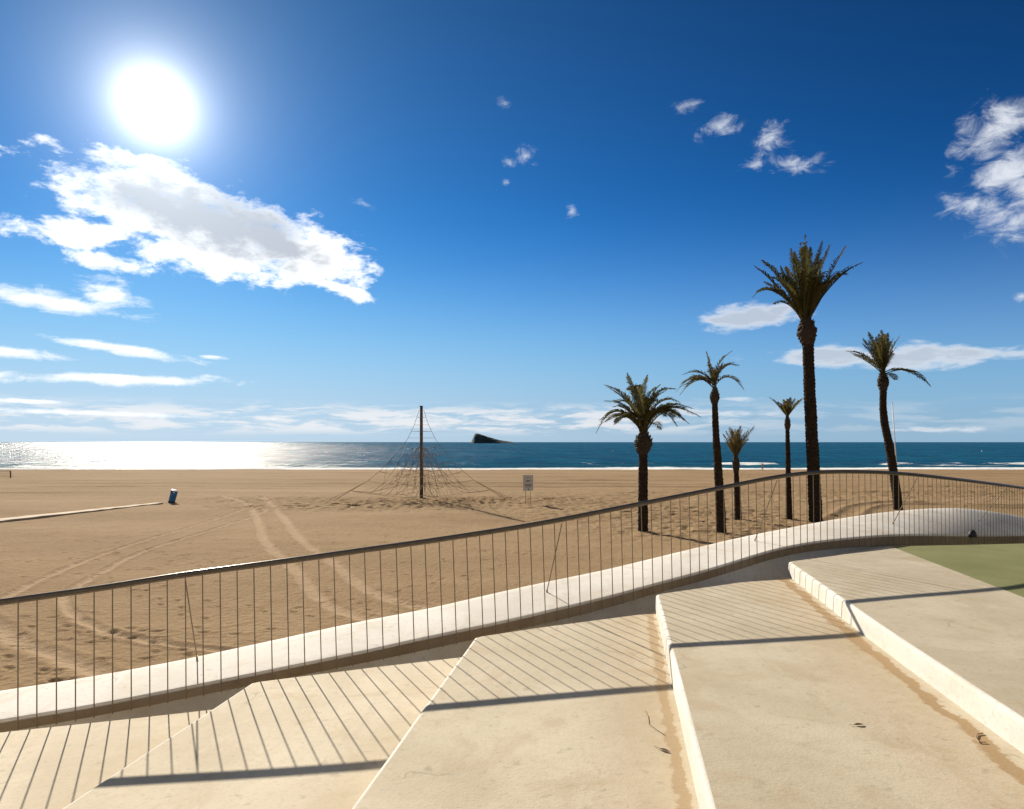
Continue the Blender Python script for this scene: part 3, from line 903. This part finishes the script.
f1 = zc(590, 365, 8.517, [(235, 395, 50, 585), (330, 310, 118, 168), (320, 375, 120, 305), (385, 330, 318, 68), (330, 400, 195, 355), (455, 310, 490, 85), (440, 360, 425, 170), (520, 310, 600, 165), (545, 280, 730, 205), (575, 335, 762, 315), (635, 372, 948, 445), (600, 385, 842, 500), (590, 405, 742, 522), (385, 425, 70, 470), (480, 340, 545, 195), (560, 395, 820, 360), (410, 350, 345, 110), (500, 360, 690, 190), (360, 370, 160, 190), (600, 360, 890, 375), (350, 420, 60, 520), (590, 390, 800, 470)])
palm('stocky palm with a wide drooping crown, nearest the rope pyramid', [(643, 533), (643, 500), (643.2, 470), (643, 448)], [10.5, 10, 9.4, 8.6], (643.5, 434), ((643, 455, 8.6), (643.3, 444, 17.5), (643.5, 432, 8)), f1, on_sand(643, 532), .42, extra=14, droop=.5, nleaf=42, dry=.0)
f2 = zc(670, 345, 6.471, [(262, 170, 235, 42), (308, 145, 402, 38), (328, 155, 448, 132), (372, 208, 478, 288), (205, 185, 78, 192), (165, 215, 42, 300), (185, 228, 60, 328), (225, 215, 70, 270), (305, 205, 345, 110), (275, 215, 248, 110), (320, 180, 420, 110)])
palm('slender leaning palm with a sparse crown of few arching fronds', [(721.5, 534), (720, 500), (717.6, 460), (715.5, 425), (714.6, 400)], [10.5, 9.6, 8.0, 6.6, 5.6], (714.8, 389.5), ((714.6, 404, 5.6), (715, 397.5, 9.2), (714.8, 388, 4.2)), f2, on_sand(721.5, 533), .38, extra=3, droop=.4, nleaf=42, dry=.3)
f3 = straight(735.6, 459, [(723, 434), (729.5, 427), (740.5, 426), (754.5, 426), (735, 429), (745.5, 431), (726, 431), (742.5, 429), (749, 429), (732, 431), (738, 433), (747, 435), (724, 439)])
palm('smallest palm with a short shuttlecock crown, in front of the waterline', [(738.5, 521), (737.5, 500), (736.6, 480), (736.2, 470)], [7.4, 6.6, 5.4, 4.6], (735.8, 459), ((736.2, 473, 4.4), (736, 464, 7.2), (735.7, 455, 3.2)), f3, on_sand(738.5, 520), .34, extra=8, droop=.05, spread=.5, nleaf=34, dry=.45)
f4 = straight(787.4, 418, [(769.5, 397), (803.5, 397), (790.5, 397.5), (795, 398.5), (783.5, 399.5), (778, 401.5), (798.5, 401), (787.5, 399), (773.5, 399), (801, 400)], 0)
palm('thin palm with a small v shaped crown, left of the tallest palm', [(789.3, 520), (788.6, 495), (788, 460), (787.5, 430)], [6.8, 5.8, 4.8, 4.0], (787.4, 417), ((787.6, 430, 3.9), (787.4, 424.5, 5.8), (787.3, 415, 2.4)), f4, on_sand(789.3, 519), .32, extra=6, droop=.05, spread=.45, nleaf=34, dry=.35)
f5 = zc(730, 230, 4.655, [(205, 285, 103, 318), (220, 265, 112, 166), (250, 250, 148, 140), (308, 250, 284, 84), (352, 230, 350, 22), (388, 235, 430, 50), (404, 240, 466, 68), (450, 235, 541, 70), (485, 245, 618, 150), (395, 260, 455, 112), (340, 240, 328, 60), (288, 300, 235, 168), (255, 315, 158, 240), (425, 320, 478, 225), (398, 310, 436, 200), (330, 270, 310, 120), (380, 260, 410, 110), (300, 280, 260, 170), (230, 300, 130, 290), (440, 270, 560, 165), (320, 250, 300, 100), (365, 240, 375, 80), (270, 290, 190, 180), (415, 290, 500, 190)])
palm('tallest palm with a thick trunk and dense upright crown', [(816, 523), (814.5, 490), (812, 440), (809.5, 390), (807.8, 340)], [13.6, 12.8, 12.2, 11.6, 11.0], (806, 322), ((807.6, 345, 11.0), (806.3, 332, 18.5), (806, 318, 9)), f5, on_sand(815, 521.5), .46, extra=26, droop=.28, spread=1.4, nleaf=46, dry=-.12)
f6 = straight(882.6, 373, [(868.5, 332), (881.5, 330), (888, 333), (899.8, 335.5), (863, 338.5), (896.5, 347), (876, 337), (893.5, 337.5), (862.5, 343.5), (870, 346), (885, 334), (878.5, 334), (891, 341), (873, 340)])
f6 += zc(730, 230, 4.655, [(635, 592, 538, 563), (830, 655, 934, 728), (650, 610, 560, 570), (800, 652, 915, 705)])
palm('curved trunk palm with one frond hanging to each side, rightmost on the beach', [(898.6, 511), (896.4, 492), (893.8, 474.5), (888.3, 440), (884.6, 424), (883, 408), (883.2, 388)], [9.4, 8.8, 8.6, 8.0, 7.6, 7.0, 6.6], (883, 374), ((883.2, 391, 6.4), (883, 382.5, 10.4), (882.8, 372, 4.6)), f6, on_sand(898.6, 510), .42, extra=12, droop=.1, spread=.7, nleaf=42, dry=-.05)

# ------------------------------------------------------------------ things on the beach
# climbing rope pyramid
pb = on_sand(421.5, 499); Yp = pb.y; mpp = Yp / F; top = at(421.3, 406.5, Yp)
RP = thing('rope_pyramid', 'tall climbing pole with a pyramid of ropes on the sand', 'climbing net', pb)
mb = MB(); mb.tube([pb - Vector((0, 0, .3)), pb.lerp(top, .5), top], [.125, .115, .105], 14); mb.build('pole', M['pole'], RP, smooth=True)
mb = MB(); mb.tube([top, top + Vector((0, 0, .05))], .12, 14); mb.build('pole_cap', M['black'], RP)
Hh = top.z - pb.z
zt = np.array([0, .10, .20, .32, .45, .62, .8, .96]); rt = np.array([6.4, 4.9, 3.7, 2.75, 1.95, 1.05, .5, .16])
def rad(t): return float(np.interp(t, zt, rt))
def cat(a, b, sag, n=8): return [a.lerp(b, i / n) - Vector((0, 0, sag * 4 * (i / n) * (1 - i / n))) for i in range(n + 1)]
corner = [math.radians(a) for a in (188, 280, 2, 95)]
rr_ = random.Random(3)
levels = [0, .10, .20, .30, .40, .5, .58, .66, .73, .80, .88, .96]
def cpt(a, t, sc_=1.): return Vector((pb.x + rad(t) * sc_ * math.cos(a), pb.y + rad(t) * sc_ * math.sin(a), pb.z + Hh * t))
for a in corner:
    mb = MB(); mb.tube([cpt(a, t) for t in levels], .014, 6)
    mb.tube([cpt(a + .17, 0, .94), cpt(a, .20)], .014, 5); mb.tube([cpt(a - .17, 0, .94), cpt(a, .20)], .014, 5)
    mb.build('ridge_rope', M['rope'], RP)
ring = {}
for q in range(4):
    mb = MB()
    for t in levels[1:]:
        a, b = corner[q], corner[(q + 1) % 4]
        A_, B_ = cpt(a, t), cpt(b, t)
        mid = (A_ + B_) / 2; c0 = Vector((pb.x, pb.y, mid.z))
        pull = .42 if t < .6 else .05
        mid2 = mid.lerp(c0, pull + rr_.uniform(-.08, .08) * (t < .6)) - Vector((0, 0, (.35 + rr_.uniform(-.2, .3)) * (1 - t) * (t < .6)))
        pts = []
        for i in range(13):
            s_ = i / 12; pts.append(A_ * (1 - s_) ** 2 + (mid2 * 2 - (A_ + B_) / 2) * 2 * s_ * (1 - s_) + B_ * s_ * s_)
        ring[(t, q)] = pts
        if t < .06 or rr_.random() > .12: mb.tube(pts, .009, 5)
    ls = [t for t in levels[1:] if t < .62]
    for i in (2, 4, 6, 8, 10):
        mb.tube([ring[(t, q)][i] for t in ls], .0085, 5)
    for i in range(1, 11, 2):      # slanting meshes
        d_ = 1 if i % 2 else -1
        mb.tube([ring[(t, q)][min(12, max(0, i + d_ * k_))] for k_, t in enumerate(ls)], .008, 5)
    for k_ in (0, 12):
        mb.tube([ring[(t, q)][k_] for t in levels[1:]], .0085, 5)
    mb.build('rope_net', M['rope'], RP)
mb = MB()   # inner net hung round the pole
inner = [.16, .24, .32, .40, .48]
for k in range(8):
    a = math.radians(20 + 45 * k)
    ch = [Vector((pb.x + r * math.cos(a), pb.y + r * math.sin(a), pb.z + Hh * t)) for t, r in ((.10, 3.0), (.18, 2.2), (.27, 1.7), (.36, 1.25), (.46, .75), (.56, .2))]
    mb.tube(ch, .010, 5)
    a2 = math.radians(20 + 45 * (k + 1))
    for (t, r) in ((.18, 2.2), (.27, 1.7), (.32, 1.45), (.36, 1.25), (.46, .75)):
        p1 = Vector((pb.x + r * math.cos(a), pb.y + r * math.sin(a), pb.z + Hh * t)); p2 = Vector((pb.x + r * math.cos(a2), pb.y + r * math.sin(a2), pb.z + Hh * t))
        mb.tube(cat(p1, p2, .12, 5), .0095, 5)
    for (t, r, t2, r2) in ((.10, 3.0, .18, 2.2), (.18, 2.2, .27, 1.7), (.27, 1.7, .36, 1.25)):
        p1 = Vector((pb.x + r * math.cos(a), pb.y + r * math.sin(a), pb.z + Hh * t)); p2 = Vector((pb.x + r2 * math.cos(a2), pb.y + r2 * math.sin(a2), pb.z + Hh * t2))
        mb.tube([p1, p2], .009, 5)
    o1 = Vector((pb.x + 3. * math.cos(a), pb.y + 3. * math.sin(a), pb.z + Hh * .10))
    qn = min(range(4), key=lambda q: abs(math.atan2(math.sin(corner[q] - a), math.cos(corner[q] - a))))
    mb.tube(cat(o1, cpt(corner[qn], .10), .15, 5), .009, 5)
mb.build('inner_net', M['rope'], RP)

# leaning litter bin
c = on_sand(171.4, 502.6)
BN = thing('litter_bin', 'blue litter bin with a white lid leaning over on the sand', 'bin', c)
BN.rotation_euler = (math.radians(-4), math.radians(13), 0)
def lathe(mb, prof, n=20, z0=0):
    vs = [(r * math.cos(2 * math.pi * k / n), r * math.sin(2 * math.pi * k / n), z) for r, z in prof for k in range(n)]
    fs = [(i * n + k, i * n + (k + 1) % n, (i + 1) * n + (k + 1) % n, (i + 1) * n + k) for i in range(len(prof) - 1) for k in range(n)]
    fs.append(tuple((len(prof) - 1) * n + k for k in range(n))); fs.append(tuple(range(n - 1, -1, -1)))
    mb.add(vs, fs)
mb = MB(); lathe(mb, [(.195, -.06), (.20, 0), (.205, .08), (.212, .50), (.222, .52), (.215, .54), (.218, .775)]); o = mb.build('body', M['bin_blue'], BN, loc=(0, 0, 0), smooth=True)
o.data.set_sharp_from_angle(angle=math.radians(40))
mb = MB(); lathe(mb, [(.230, .775), (.233, .80), (.222, .83), (.18, .855), (.09, .868)]); mb.build('lid', M['bin_white'], BN, loc=(0, 0, 0), smooth=True)
mb = MB(); mb.box((-.05, -.206, .715), .16, .05, .075); mb.build('opening', M['black'], BN, loc=(0, 0, 0), bevel=.008)
mb = MB(); mb.box((.085, -.214, .705), .09, .03, .06); mb.build('notice', M['bin_white'], BN, loc=(0, 0, 0))
mb = MB(); lathe(mb, [(.222, 0.02), (.225, .09)]); mb.build('base_band', M['black'], BN, loc=(0, 0, 0))

# notice board
c = on_sand(528.3, 504.3); mp = c.y / F
SG = thing('notice_board', 'small grey notice board on two thin legs on the sand', 'sign', c)
zb = at(528, 490.8, c.y).z; zt_ = at(528, 475, c.y).z; xl = at(523, 480, c.y).x; xr = at(533.2, 480, c.y).x
mb = MB(); mb.box(((xl + xr) / 2, c.y, (zb + zt_) / 2), xr - xl, .03, zt_ - zb); PN = mb.build('panel', M['sign'], SG, bevel=.006)
for x in (525.5, 530.6):
    mb = MB(); xx = at(x, 500, c.y).x; mb.tube([(xx, c.y + .03, c.z - .2), (xx, c.y + .03, zt_ - .1)], .014, 8); mb.build('leg', M['steel'], SG, smooth=True)
mb = MB(); W_ = xr - xl; Hp = zt_ - zb; x0 = (xl + xr) / 2
def ink(u, v, w, h):
    mb = MB(); mb.box((x0 + u * W_, c.y - .0165, zb + v * Hp), w * W_, .003, h * Hp); lt = mb.build('lettering', M['sign_ink'], None, loc=SG.location); lt.parent = PN; lt.location = (0, 0, 0)
ink(0, .86, .22, .02); ink(-.1, .82, .04, .08); ink(.1, .82, .04, .08)
for k in range(5): ink(-.16 + .08 * k + .02, .60 + .02 * (k % 2), .055, .075)
ink(0, .66, .5, .025)
for k in range(6): ink(-.3 + .12 * k, .40, .075, .06); ink(-.27 + .11 * k, .33, .07, .05)
for k in range(5): ink(-.24 + .12 * k, .25, .07, .04)
ink(0.05, .08, .12, .09)

# slim white mast behind the curved palm
Ym = 60.; b0 = at(898.2, 489.6, Ym); b0.z = float(zsand(Ym)); t0 = at(892.2, 402.5, Ym)
MS = thing('mast', 'slim white leaning mast behind the curved trunk palm', 'pole', b0)
mb = MB(); mb.tube([b0 - Vector((0, 0, .3)), b0.lerp(t0, .5), t0], [.055, .045, .03], 10); mb.build('shaft', M['mast'], MS, smooth=True)
mb = MB(); mb.tube([t0, t0 + Vector((0, 0, .06))], .05, 10); mb.build('finial', M['mast'], MS)

# low goal at the far left
Yg = 93.; g0 = at(10.5, 478, Yg); gz = float(zsand(Yg)); g0.z = gz
GO = thing('beach_goal', 'low white barred beach goal near the water at the far left', 'goal', (g0.x - 1.6, Yg, gz))
gtop = gz + .98
for dx in (0, -3.4):
    mb = MB(); mb.tube([(g0.x + dx, Yg, gz - .2), (g0.x + dx, Yg, gtop)], .075, 10); mb.build('post', M['pole'], GO, smooth=True)
mb = MB(); mb.tube([(g0.x + .05, Yg, gtop), (g0.x - 3.45, Yg, gtop)], .06, 10); mb.build('crossbar', M['net'], GO, smooth=True)
mb = MB()
for k in range(15): mb.tube([(g0.x - 3.4 * k / 14, Yg, gtop), (g0.x - 3.4 * k / 14, Yg + .7, gz)], .008, 4)
for k in range(6): mb.tube([(g0.x, Yg + .7 * k / 6, gtop - .98 * k / 6), (g0.x - 3.4, Yg + .7 * k / 6, gtop - .98 * k / 6)], .008, 4)
mb.build('net', M['rope'], GO)

# boarded path running out to the bin
a, b = on_sand(-40, 526.5), on_sand(163, 503.8); dv = (b - a); dl = Vector((dv.x, dv.y, 0)).normalized(); nn = Vector((-dl.y, dl.x, 0))
mb = MB(); vs = []; fs = []; K = 60
for i in range(K + 1):
    p = a.lerp(b, i / K); w0 = .05 * (float(vnoise(i * .5, 1.)) - .5); e0 = .03 * (float(vnoise(i * .4, 5.)) - .5)
    wd = 1.3 * (1 - .45 * i / K)
    for q, z in ((-.02, -.3), (0, .055), (.03, .07), (wd, .05), (wd + .02, -.3)):
        vs.append(p + nn * (q + w0) + Vector((0, 0, z + e0)))
fs = [(i * 5 + k, (i + 1) * 5 + k, (i + 1) * 5 + k + 1, i * 5 + k + 1) for i in range(K) for k in range(4)]
fs += [(0, 1, 2, 3, 4), tuple(K * 5 + k for k in (4, 3, 2, 1, 0))]
mb.add(vs, fs); o = mb.build('path', M['path'])
bm = bmesh.new(); bm.from_mesh(o.data); bmesh.ops.recalc_face_normals(bm, faces=bm.faces); bm.to_mesh(o.data); bm.free()
struct(o)

# buoys
def buoy(px, py, h, mat, label):
    Y = (CZ - SEA) * F / (py - HZ); c = Vector(((px - 512) / F * Y, Y, SEA - .1))
    mb = MB(); lathe(mb, [(.30 * h, -.2), (.5 * h, .05), (.5 * h, .3 * h), (.28 * h, .7 * h), (.12 * h, 1.0 * h), (.1 * h, 1.25 * h)], 14)
    mb.v = [v + c for v in mb.v]
    tag(mb.build('buoy', mat, loc=c, smooth=True), label, 'buoy', 'buoys on the sea')
buoy(613, 451.5, .9, M['buoy_red'], 'tiny red buoy on the sea beyond the stocky palm')
buoy(982, 451.5, .9, M['buoy_white'], 'tiny pale buoy on the sea at the far right')

# ------------------------------------------------------------------ the walker at the waterline
c = on_sand(762.5, 470.9)
PE = thing('person', 'bather in a tan top and dark shorts standing at the waterline', 'person', c)
hgt = 1.5
def skin_mesh(joints, edges, name, mat, parent, sub=2):
    me = bpy.data.meshes.new(name)
    me.from_pydata([Vector(j[0]) * hgt for j in joints], edges, [])
    o = bpy.data.objects.new(name, me); COL.objects.link(o)
    md = o.modifiers.new('s', 'SKIN'); md.use_smooth_shade = True
    for i, j in enumerate(joints):
        me.skin_vertices[0].data[i].radius = (j[1] * hgt, j[2] * hgt)
    me.skin_vertices[0].data[0].use_root = True
    o.modifiers.new('d', 'SUBSURF').levels = sub
    dg = bpy.context.evaluated_depsgraph_get(); ev = o.evaluated_get(dg)
    m2 = bpy.data.meshes.new_from_object(ev); o.modifiers.clear(); o.data = m2; m2.materials.clear(); m2.materials.append(mat)
    bpy.data.meshes.remove(me)
    o.parent = parent
    return o
J = [((0, 0, .52), .075, .06), ((0, 0, .62), .07, .05), ((0, 0, .74), .085, .06), ((0, 0, .82), .05, .045), ((0, .0, .86), .03, .03), ((0, -.005, .90), .045, .05), ((0, -.008, .95), .052, .06), ((0, 0, .985), .035, .045),
     ((.055, 0, .48), .05, .05), ((.06, -.02, .28), .035, .038), ((.062, .01, .05), .022, .024), ((.065, -.07, .015), .02, .014),
     ((-.055, 0, .48), .05, .05), ((-.065, .03, .28), .035, .038), ((-.07, .05, .05), .022, .024), ((-.075, -.03, .015), .02, .014),
     ((.115, 0, .80), .03, .03), ((.15, .01, .64), .022, .022), ((.135, -.06, .50), .016, .016), ((.13, -.085, .45), .018, .01),
     ((-.115, 0, .80), .03, .03), ((-.15, .02, .64), .022, .022), ((-.15, -.02, .49), .016, .016), ((-.15, -.03, .44), .018, .01)]
E_ = [(0, 1), (1, 2), (2, 3), (3, 4), (4, 5), (5, 6), (6, 7), (0, 8), (8, 9), (9, 10), (10, 11), (0, 12), (12, 13), (13, 14), (14, 15), (3, 16), (16, 17), (17, 18), (18, 19), (3, 20), (20, 21), (21, 22), (22, 23)]
skin_mesh(J, E_, 'body', M['skin'], PE)
skin_mesh([((0, 0, .55), .082, .068), ((0, 0, .64), .078, .06), ((0, 0, .74), .094, .07), ((0, 0, .815), .06, .052), ((.118, 0, .79), .038, .038), ((.14, .008, .70), .032, .032), ((-.118, 0, .79), .038, .038), ((-.14, .012, .70), .032, .032)], [(0, 1), (1, 2), (2, 3), (3, 4), (4, 5), (3, 6), (6, 7)], 'shirt', M['shirt'], PE)
skin_mesh([((0, 0, .53), .084, .07), ((.055, 0, .47), .058, .058), ((.06, -.015, .33), .046, .05), ((-.055, 0, .47), .058, .058), ((-.063, .024, .33), .046, .05)], [(0, 1), (1, 2), (0, 3), (3, 4)], 'shorts', M['trousers'], PE)
skin_mesh([((0, .012, .965), .056, .062), ((0, .006, .998), .042, .05), ((0, .03, .925), .045, .035)], [(0, 1), (0, 2)], 'hair', M['hair'], PE)
PE.rotation_euler = (0, 0, math.radians(15))

# ------------------------------------------------------------------ sun, sky, clouds
sun_v = Vector((155 - 512, F, HZ - 105)).normalized()
EL = math.asin(sun_v.z); AZ = math.atan2(sun_v.x, sun_v.y)
L = bpy.data.lights.new('sun', 'SUN'); L.energy = 4.6; L.angle = math.radians(.53); L.color = (1, .90, .74)
lo = bpy.data.objects.new('sun', L); COL.objects.link(lo); lo.rotation_mode = 'QUATERNION'; lo.rotation_quaternion = sun_v.to_track_quat('Z', 'Y'); lo.location = (0, 0, 60)

W = bpy.data.worlds.new('World'); sc.world = W; W.use_nodes = True
t = NT(W.node_tree)
sky = t.n('ShaderNodeTexSky', sky_type='NISHITA', sun_disc=False, sun_elevation=EL, sun_rotation=AZ, air_density=.35, dust_density=0., ozone_density=8.0, altitude=0.)
dirn = t.n('ShaderNodeTexCoord').outputs['Generated']
gam = t.n('ShaderNodeGamma', ins={0: sky.outputs[0], 1: 1.85})
hsv = t.n('ShaderNodeMix', data_type='RGBA', blend_type='MULTIPLY'); t.set(hsv, 0, 1.); t.set(hsv, 6, gam.outputs[0]); t.set(hsv, 7, (.42, .83, .40, 1))
sp_ = t.n('ShaderNodeSeparateColor', ins={0: hsv.outputs[2]})
cc_ = t.n('ShaderNodeCombineColor')
for i_, cap in enumerate((2.0, 4.0, 7.0)):     # soft shoulder
    x_ = sp_.outputs[i_]
    t.set(cc_, i_, t.math('DIVIDE', x_, t.math('POWER', t.math('ADD', t.math('POWER', t.math('DIVIDE', x_, cap), 2.), 1.), .5)))
col = cc_.outputs[0]
sep = t.n('ShaderNodeSeparateXYZ', ins={0: dirn})
az = t.math('ARCTAN2', sep.outputs[0], sep.outputs[1]); el = t.math('ARCSINE', sep.outputs[2])
ae = t.n('ShaderNodeCombineXYZ', ins={0: az, 1: el, 2: 0.}).outputs[0]
# sun and its aureole
dot = t.n('ShaderNodeVectorMath', operation='DOT_PRODUCT', ins={0: dirn, 1: tuple(sun_v)}).outputs['Value']
th = t.math('MULTIPLY', t.math('ARCCOSINE', t.math('MINIMUM', dot, .9999999)), 180 / math.pi)
glow = t.math('MULTIPLY', t.math('EXPONENT', t.math('MULTIPLY', th, -1 / 1.0)), 40.)
glow = t.math('ADD', glow, t.math('MULTIPLY', t.math('EXPONENT', t.math('MULTIPLY', th, -1 / 3.3)), 6.))
glow2 = t.math('MULTIPLY', t.math('EXPONENT', t.math('MULTIPLY', th, -1 / 14.)), 1.5)

def ang(px, py):
    u = (px - 512) / F; v = (HZ - py) / F
    return math.atan(u), math.atan(v / math.sqrt(1 + u * u))
def ell(px, py, rx, ry, rot=0.):
    a0, e0 = ang(px, py); a1, _ = ang(px + 1, py); _, e1 = ang(px, py - 1)
    return a0, e0, rx * (a1 - a0), ry * (e1 - e0), -math.radians(rot)
def field(lst):
    acc = None
    for p in lst:
        w = p[5] if len(p) > 5 else 1.
        a0, e0, ra, re, ro = ell(*p[:5])
        v = t.mapping(ae, (a0, e0, 0), (0, 0, ro), (ra, re, 1), 'TEXTURE')
        l = t.n('ShaderNodeVectorMath', operation='LENGTH', ins={0: v}).outputs['Value']
        m = t.math('MULTIPLY_ADD', l, -w, w)
        acc = m if acc is None else t.math('MAXIMUM', acc, m)
    return acc
warp = t.n('ShaderNodeTexNoise', ins={'Vector': ae, 'Scale': 14., 'Detail': 3.})
aew = t.n('ShaderNodeVectorMath', operation='MULTIPLY_ADD', ins={0: warp.outputs['Color'], 1: (.03, .015, 0), 2: ae}).outputs[0]
n_c = t.noise(t.mapping(aew, scale=(1., 1.9, 1)), 21., 9, .64, .1)       # cumulus edges
n_c2 = t.noise(t.mapping(aew, loc=(3, 1, 0), rot=(0, 0, .35), scale=(1., 1.7, 1)), 30., 10, .66, .5)
n_s = t.noise(t.mapping(aew, scale=(1., 4.5, 1)), 13., 7, .6, .2)       # streaks
# 1 big backlit cloud
big = field([(205, 224, 165, 46, 12, 1.25), (135, 190, 66, 26, 4, 1.1), (300, 252, 84, 34, 14, 1.2), (75, 233, 85, 18, -3), (340, 262, 46, 28, 20), (340, 288, 36, 10, 14, .8), (215, 262, 110, 20, 8), (110, 262, 60, 10, 4, .8), (180, 190, 100, 24, 16, 1.1)])
bd = t.math('ADD', t.math('MULTIPLY', big, 1.0), t.math('MULTIPLY', t.math('SUBTRACT', n_c, .5), 2.6))
big_a = t.math('POWER', t.ramp(bd, .0, .66), .85)
core = field([(205, 217, 150, 50, 14), (150, 200, 80, 32, 4), (265, 236, 90, 36, 20)])
cd = t.math('ADD', core, t.math('MULTIPLY', t.math('SUBTRACT', n_c, .5), 1.5))
core_a = t.ramp(cd, .02, .75)
big_c = t.mix(core_a, (9.5, 9.3, 9.1), (3.6, 3.7, 4.1))
# 2 brighter low streaks on the left
low = field([(60, 303, 85, 15, 2), (105, 296, 40, 18, 0), (20, 353, 60, 7, 3, 1.2), (120, 349, 85, 6, 6, 1.2), (120, 379, 150, 7, -1, 1.35), (25, 401, 60, 3.5, 0, 1.2), (215, 357, 20, 3, 0, .8), (100, 154, 24, 5, 4), (60, 412, 260, 4, 1)])
ld = t.math('ADD', t.math('MULTIPLY', low, .9), t.math('ADD', t.math('MULTIPLY', t.math('SUBTRACT', n_s, .5), 2.2), t.math('MULTIPLY', t.math('SUBTRACT', n_c2, .5), 1.5)))
low_a = t.math('MULTIPLY', t.ramp(ld, .0, .85), .95)
# 3 scattered small ones
sml = field([(719, 127, 22, 13, -8), (770, 140, 20, 18, -30), (792, 162, 38, 13, 4), (690, 105, 20, 8, 0, .8), (755, 165, 20, 8, 0, .7), (1000, 122, 50, 30, -10, 1.2), (1006, 172, 52, 34, 5, 1.2), (980, 205, 46, 18, 8, 1.1), (1012, 222, 44, 24, 0, 1.1), (985, 150, 40, 26, 0, 1.), (1030, 190, 50, 60, 0, 1.), (526, 156, 13, 11, 0, .95), (511, 163, 9, 8, 0, .8), (505, 103, 9, 7, 20, .9), (508, 183, 6, 5, 0, .8), (572, 211, 6, 8, 0, .8), (365, 205, 14, 6, 10, .9), (1022, 296, 12, 7, 0)])
sd_ = t.math('ADD', sml, t.math('MULTIPLY', t.math('SUBTRACT', n_c2, .5), 3.4))
sml_a = t.math('MULTIPLY', t.math('POWER', t.ramp(sd_, .0, 1.5), 1.15), .9)
# 4 smooth flat clouds on the right
flat_ = field([(745, 317, 60, 16, -4), (780, 309, 30, 10, -6), (895, 357, 150, 14, 2), (830, 354, 70, 11, 2), (735, 399, 40, 4, 0, .7), (700, 413, 80, 4, 0, .5), (930, 430, 60, 3, 0, .4), (655, 411, 90, 6, 1, .5)])
n_f = t.noise(t.mapping(aew, scale=(1., 3.2, 1)), 17., 6, .58)
fd = t.math('ADD', flat_, t.math('MULTIPLY', t.math('SUBTRACT', n_f, .5), 1.9))
flat_a = t.math('MULTIPLY', t.ramp(fd, .04, .6), .85)
flat_c = t.mix(t.ramp(fd, .25, .75), (6.2, 6.4, 6.7), (4.0, 4.4, 5.0))
# 5 thin banks over the horizon
bank_m = t.math('MULTIPLY', t.ramp(el, .006, .022), t.ramp(el, .038, .062, 1, 0))
bank_m = t.math('MULTIPLY', bank_m, t.ramp(az, .05, .45, 1., .25))
n_b = t.noise(t.mapping(aew, scale=(1., 8., 1)), 9., 8, .62, .2)
bank_a = t.math('MULTIPLY', t.math('MULTIPLY', t.ramp(n_b, .43, .57), bank_m), .85)
haze_a = t.math('MULTIPLY', t.math('POWER', t.ramp(el, -.04, .40, 1, 0), 1.9), .97)
haze_c = t.mix(t.ramp(az, -.6, .65), (4.0, 4.9, 5.6), (2.2, 3.3, 4.3))

K = 1.0
def over(base, c, a): return t.mix(a, base, c)
col = over(col, haze_c, haze_a)
col = over(col, (6.2, 6.2, 6.3), bank_a)
col = over(col, flat_c, flat_a)
col = over(col, (7.6, 7.7, 7.8), low_a)
col = over(col, (5.8, 6.1, 6.6), sml_a)
col = over(col, big_c, big_a)
fill_cloud_n = t.noise(t.mapping(dirn, loc=(4, 2, 1), scale=(1., 1., 2.2)), 2.6, 7, .6, .2)  # unseen clouds behind and overhead, added to fill the shade with neutral light
fill_cloud_m = t.ramp(t.math('MULTIPLY_ADD', sep.outputs[1], -1., t.math('MULTIPLY', t.math('MAXIMUM', t.math('SUBTRACT', el, .78), 0.), 1.2)), .02, .30)
col = over(col, (3.6, 3.4, 3.1), t.math('MULTIPLY', t.ramp(fill_cloud_n, .36, .60), fill_cloud_m))
gl_c = t.n('ShaderNodeMix', data_type='RGBA', blend_type='ADD'); t.set(gl_c, 0, 1.); t.set(gl_c, 6, col)
gm = t.n('ShaderNodeMix', data_type='RGBA', blend_type='MULTIPLY'); t.set(gm, 0, 1.); t.set(gm, 6, (1., .97, .92, 1)); 
cg = t.n('ShaderNodeCombineColor'); [t.set(cg, i, t.math('MULTIPLY_ADD', glow2, k_, glow)) for i, k_ in enumerate((.38, .9, 1.3))]
t.set(gm, 7, cg.outputs[0]); t.set(gl_c, 7, gm.outputs[2])
bg = t.n('ShaderNodeBackground', ins={'Color': gl_c.outputs[2], 'Strength': .075})
wo = t.n('ShaderNodeOutputWorld'); t.t.links.new(bg.outputs[0], wo.inputs[0])
#W.cycles.sampling_method = 'MANUAL'; W.cycles.sample_map_resolution = 1024

# ------------------------------------------------------------------ camera and view
cam = bpy.data.cameras.new('camera'); co = bpy.data.objects.new('camera', cam); COL.objects.link(co)
cam.sensor_width = 36; cam.sensor_fit = 'HORIZONTAL'; cam.lens = F / 1024 * 36
cam.shift_y = (HZ - 404.5) / 1024
co.location = (0, 0, CZ); co.rotation_euler = (math.radians(90), 0, 0)
cam.clip_start = .05; cam.clip_end = 60000
sc.camera = co
sc.view_settings.view_transform = 'Standard'; sc.view_settings.look = 'None'; sc.view_settings.gamma = 1; sc.view_settings.use_curve_mapping = False
sc.view_settings.exposure = 0.9
sc.render.engine = 'CYCLES'
sc.cycles.max_bounces = 5; sc.cycles.diffuse_bounces = 3; sc.cycles.glossy_bounces = 3; sc.cycles.transparent_max_bounces = 6
sc.cycles.use_denoising = True
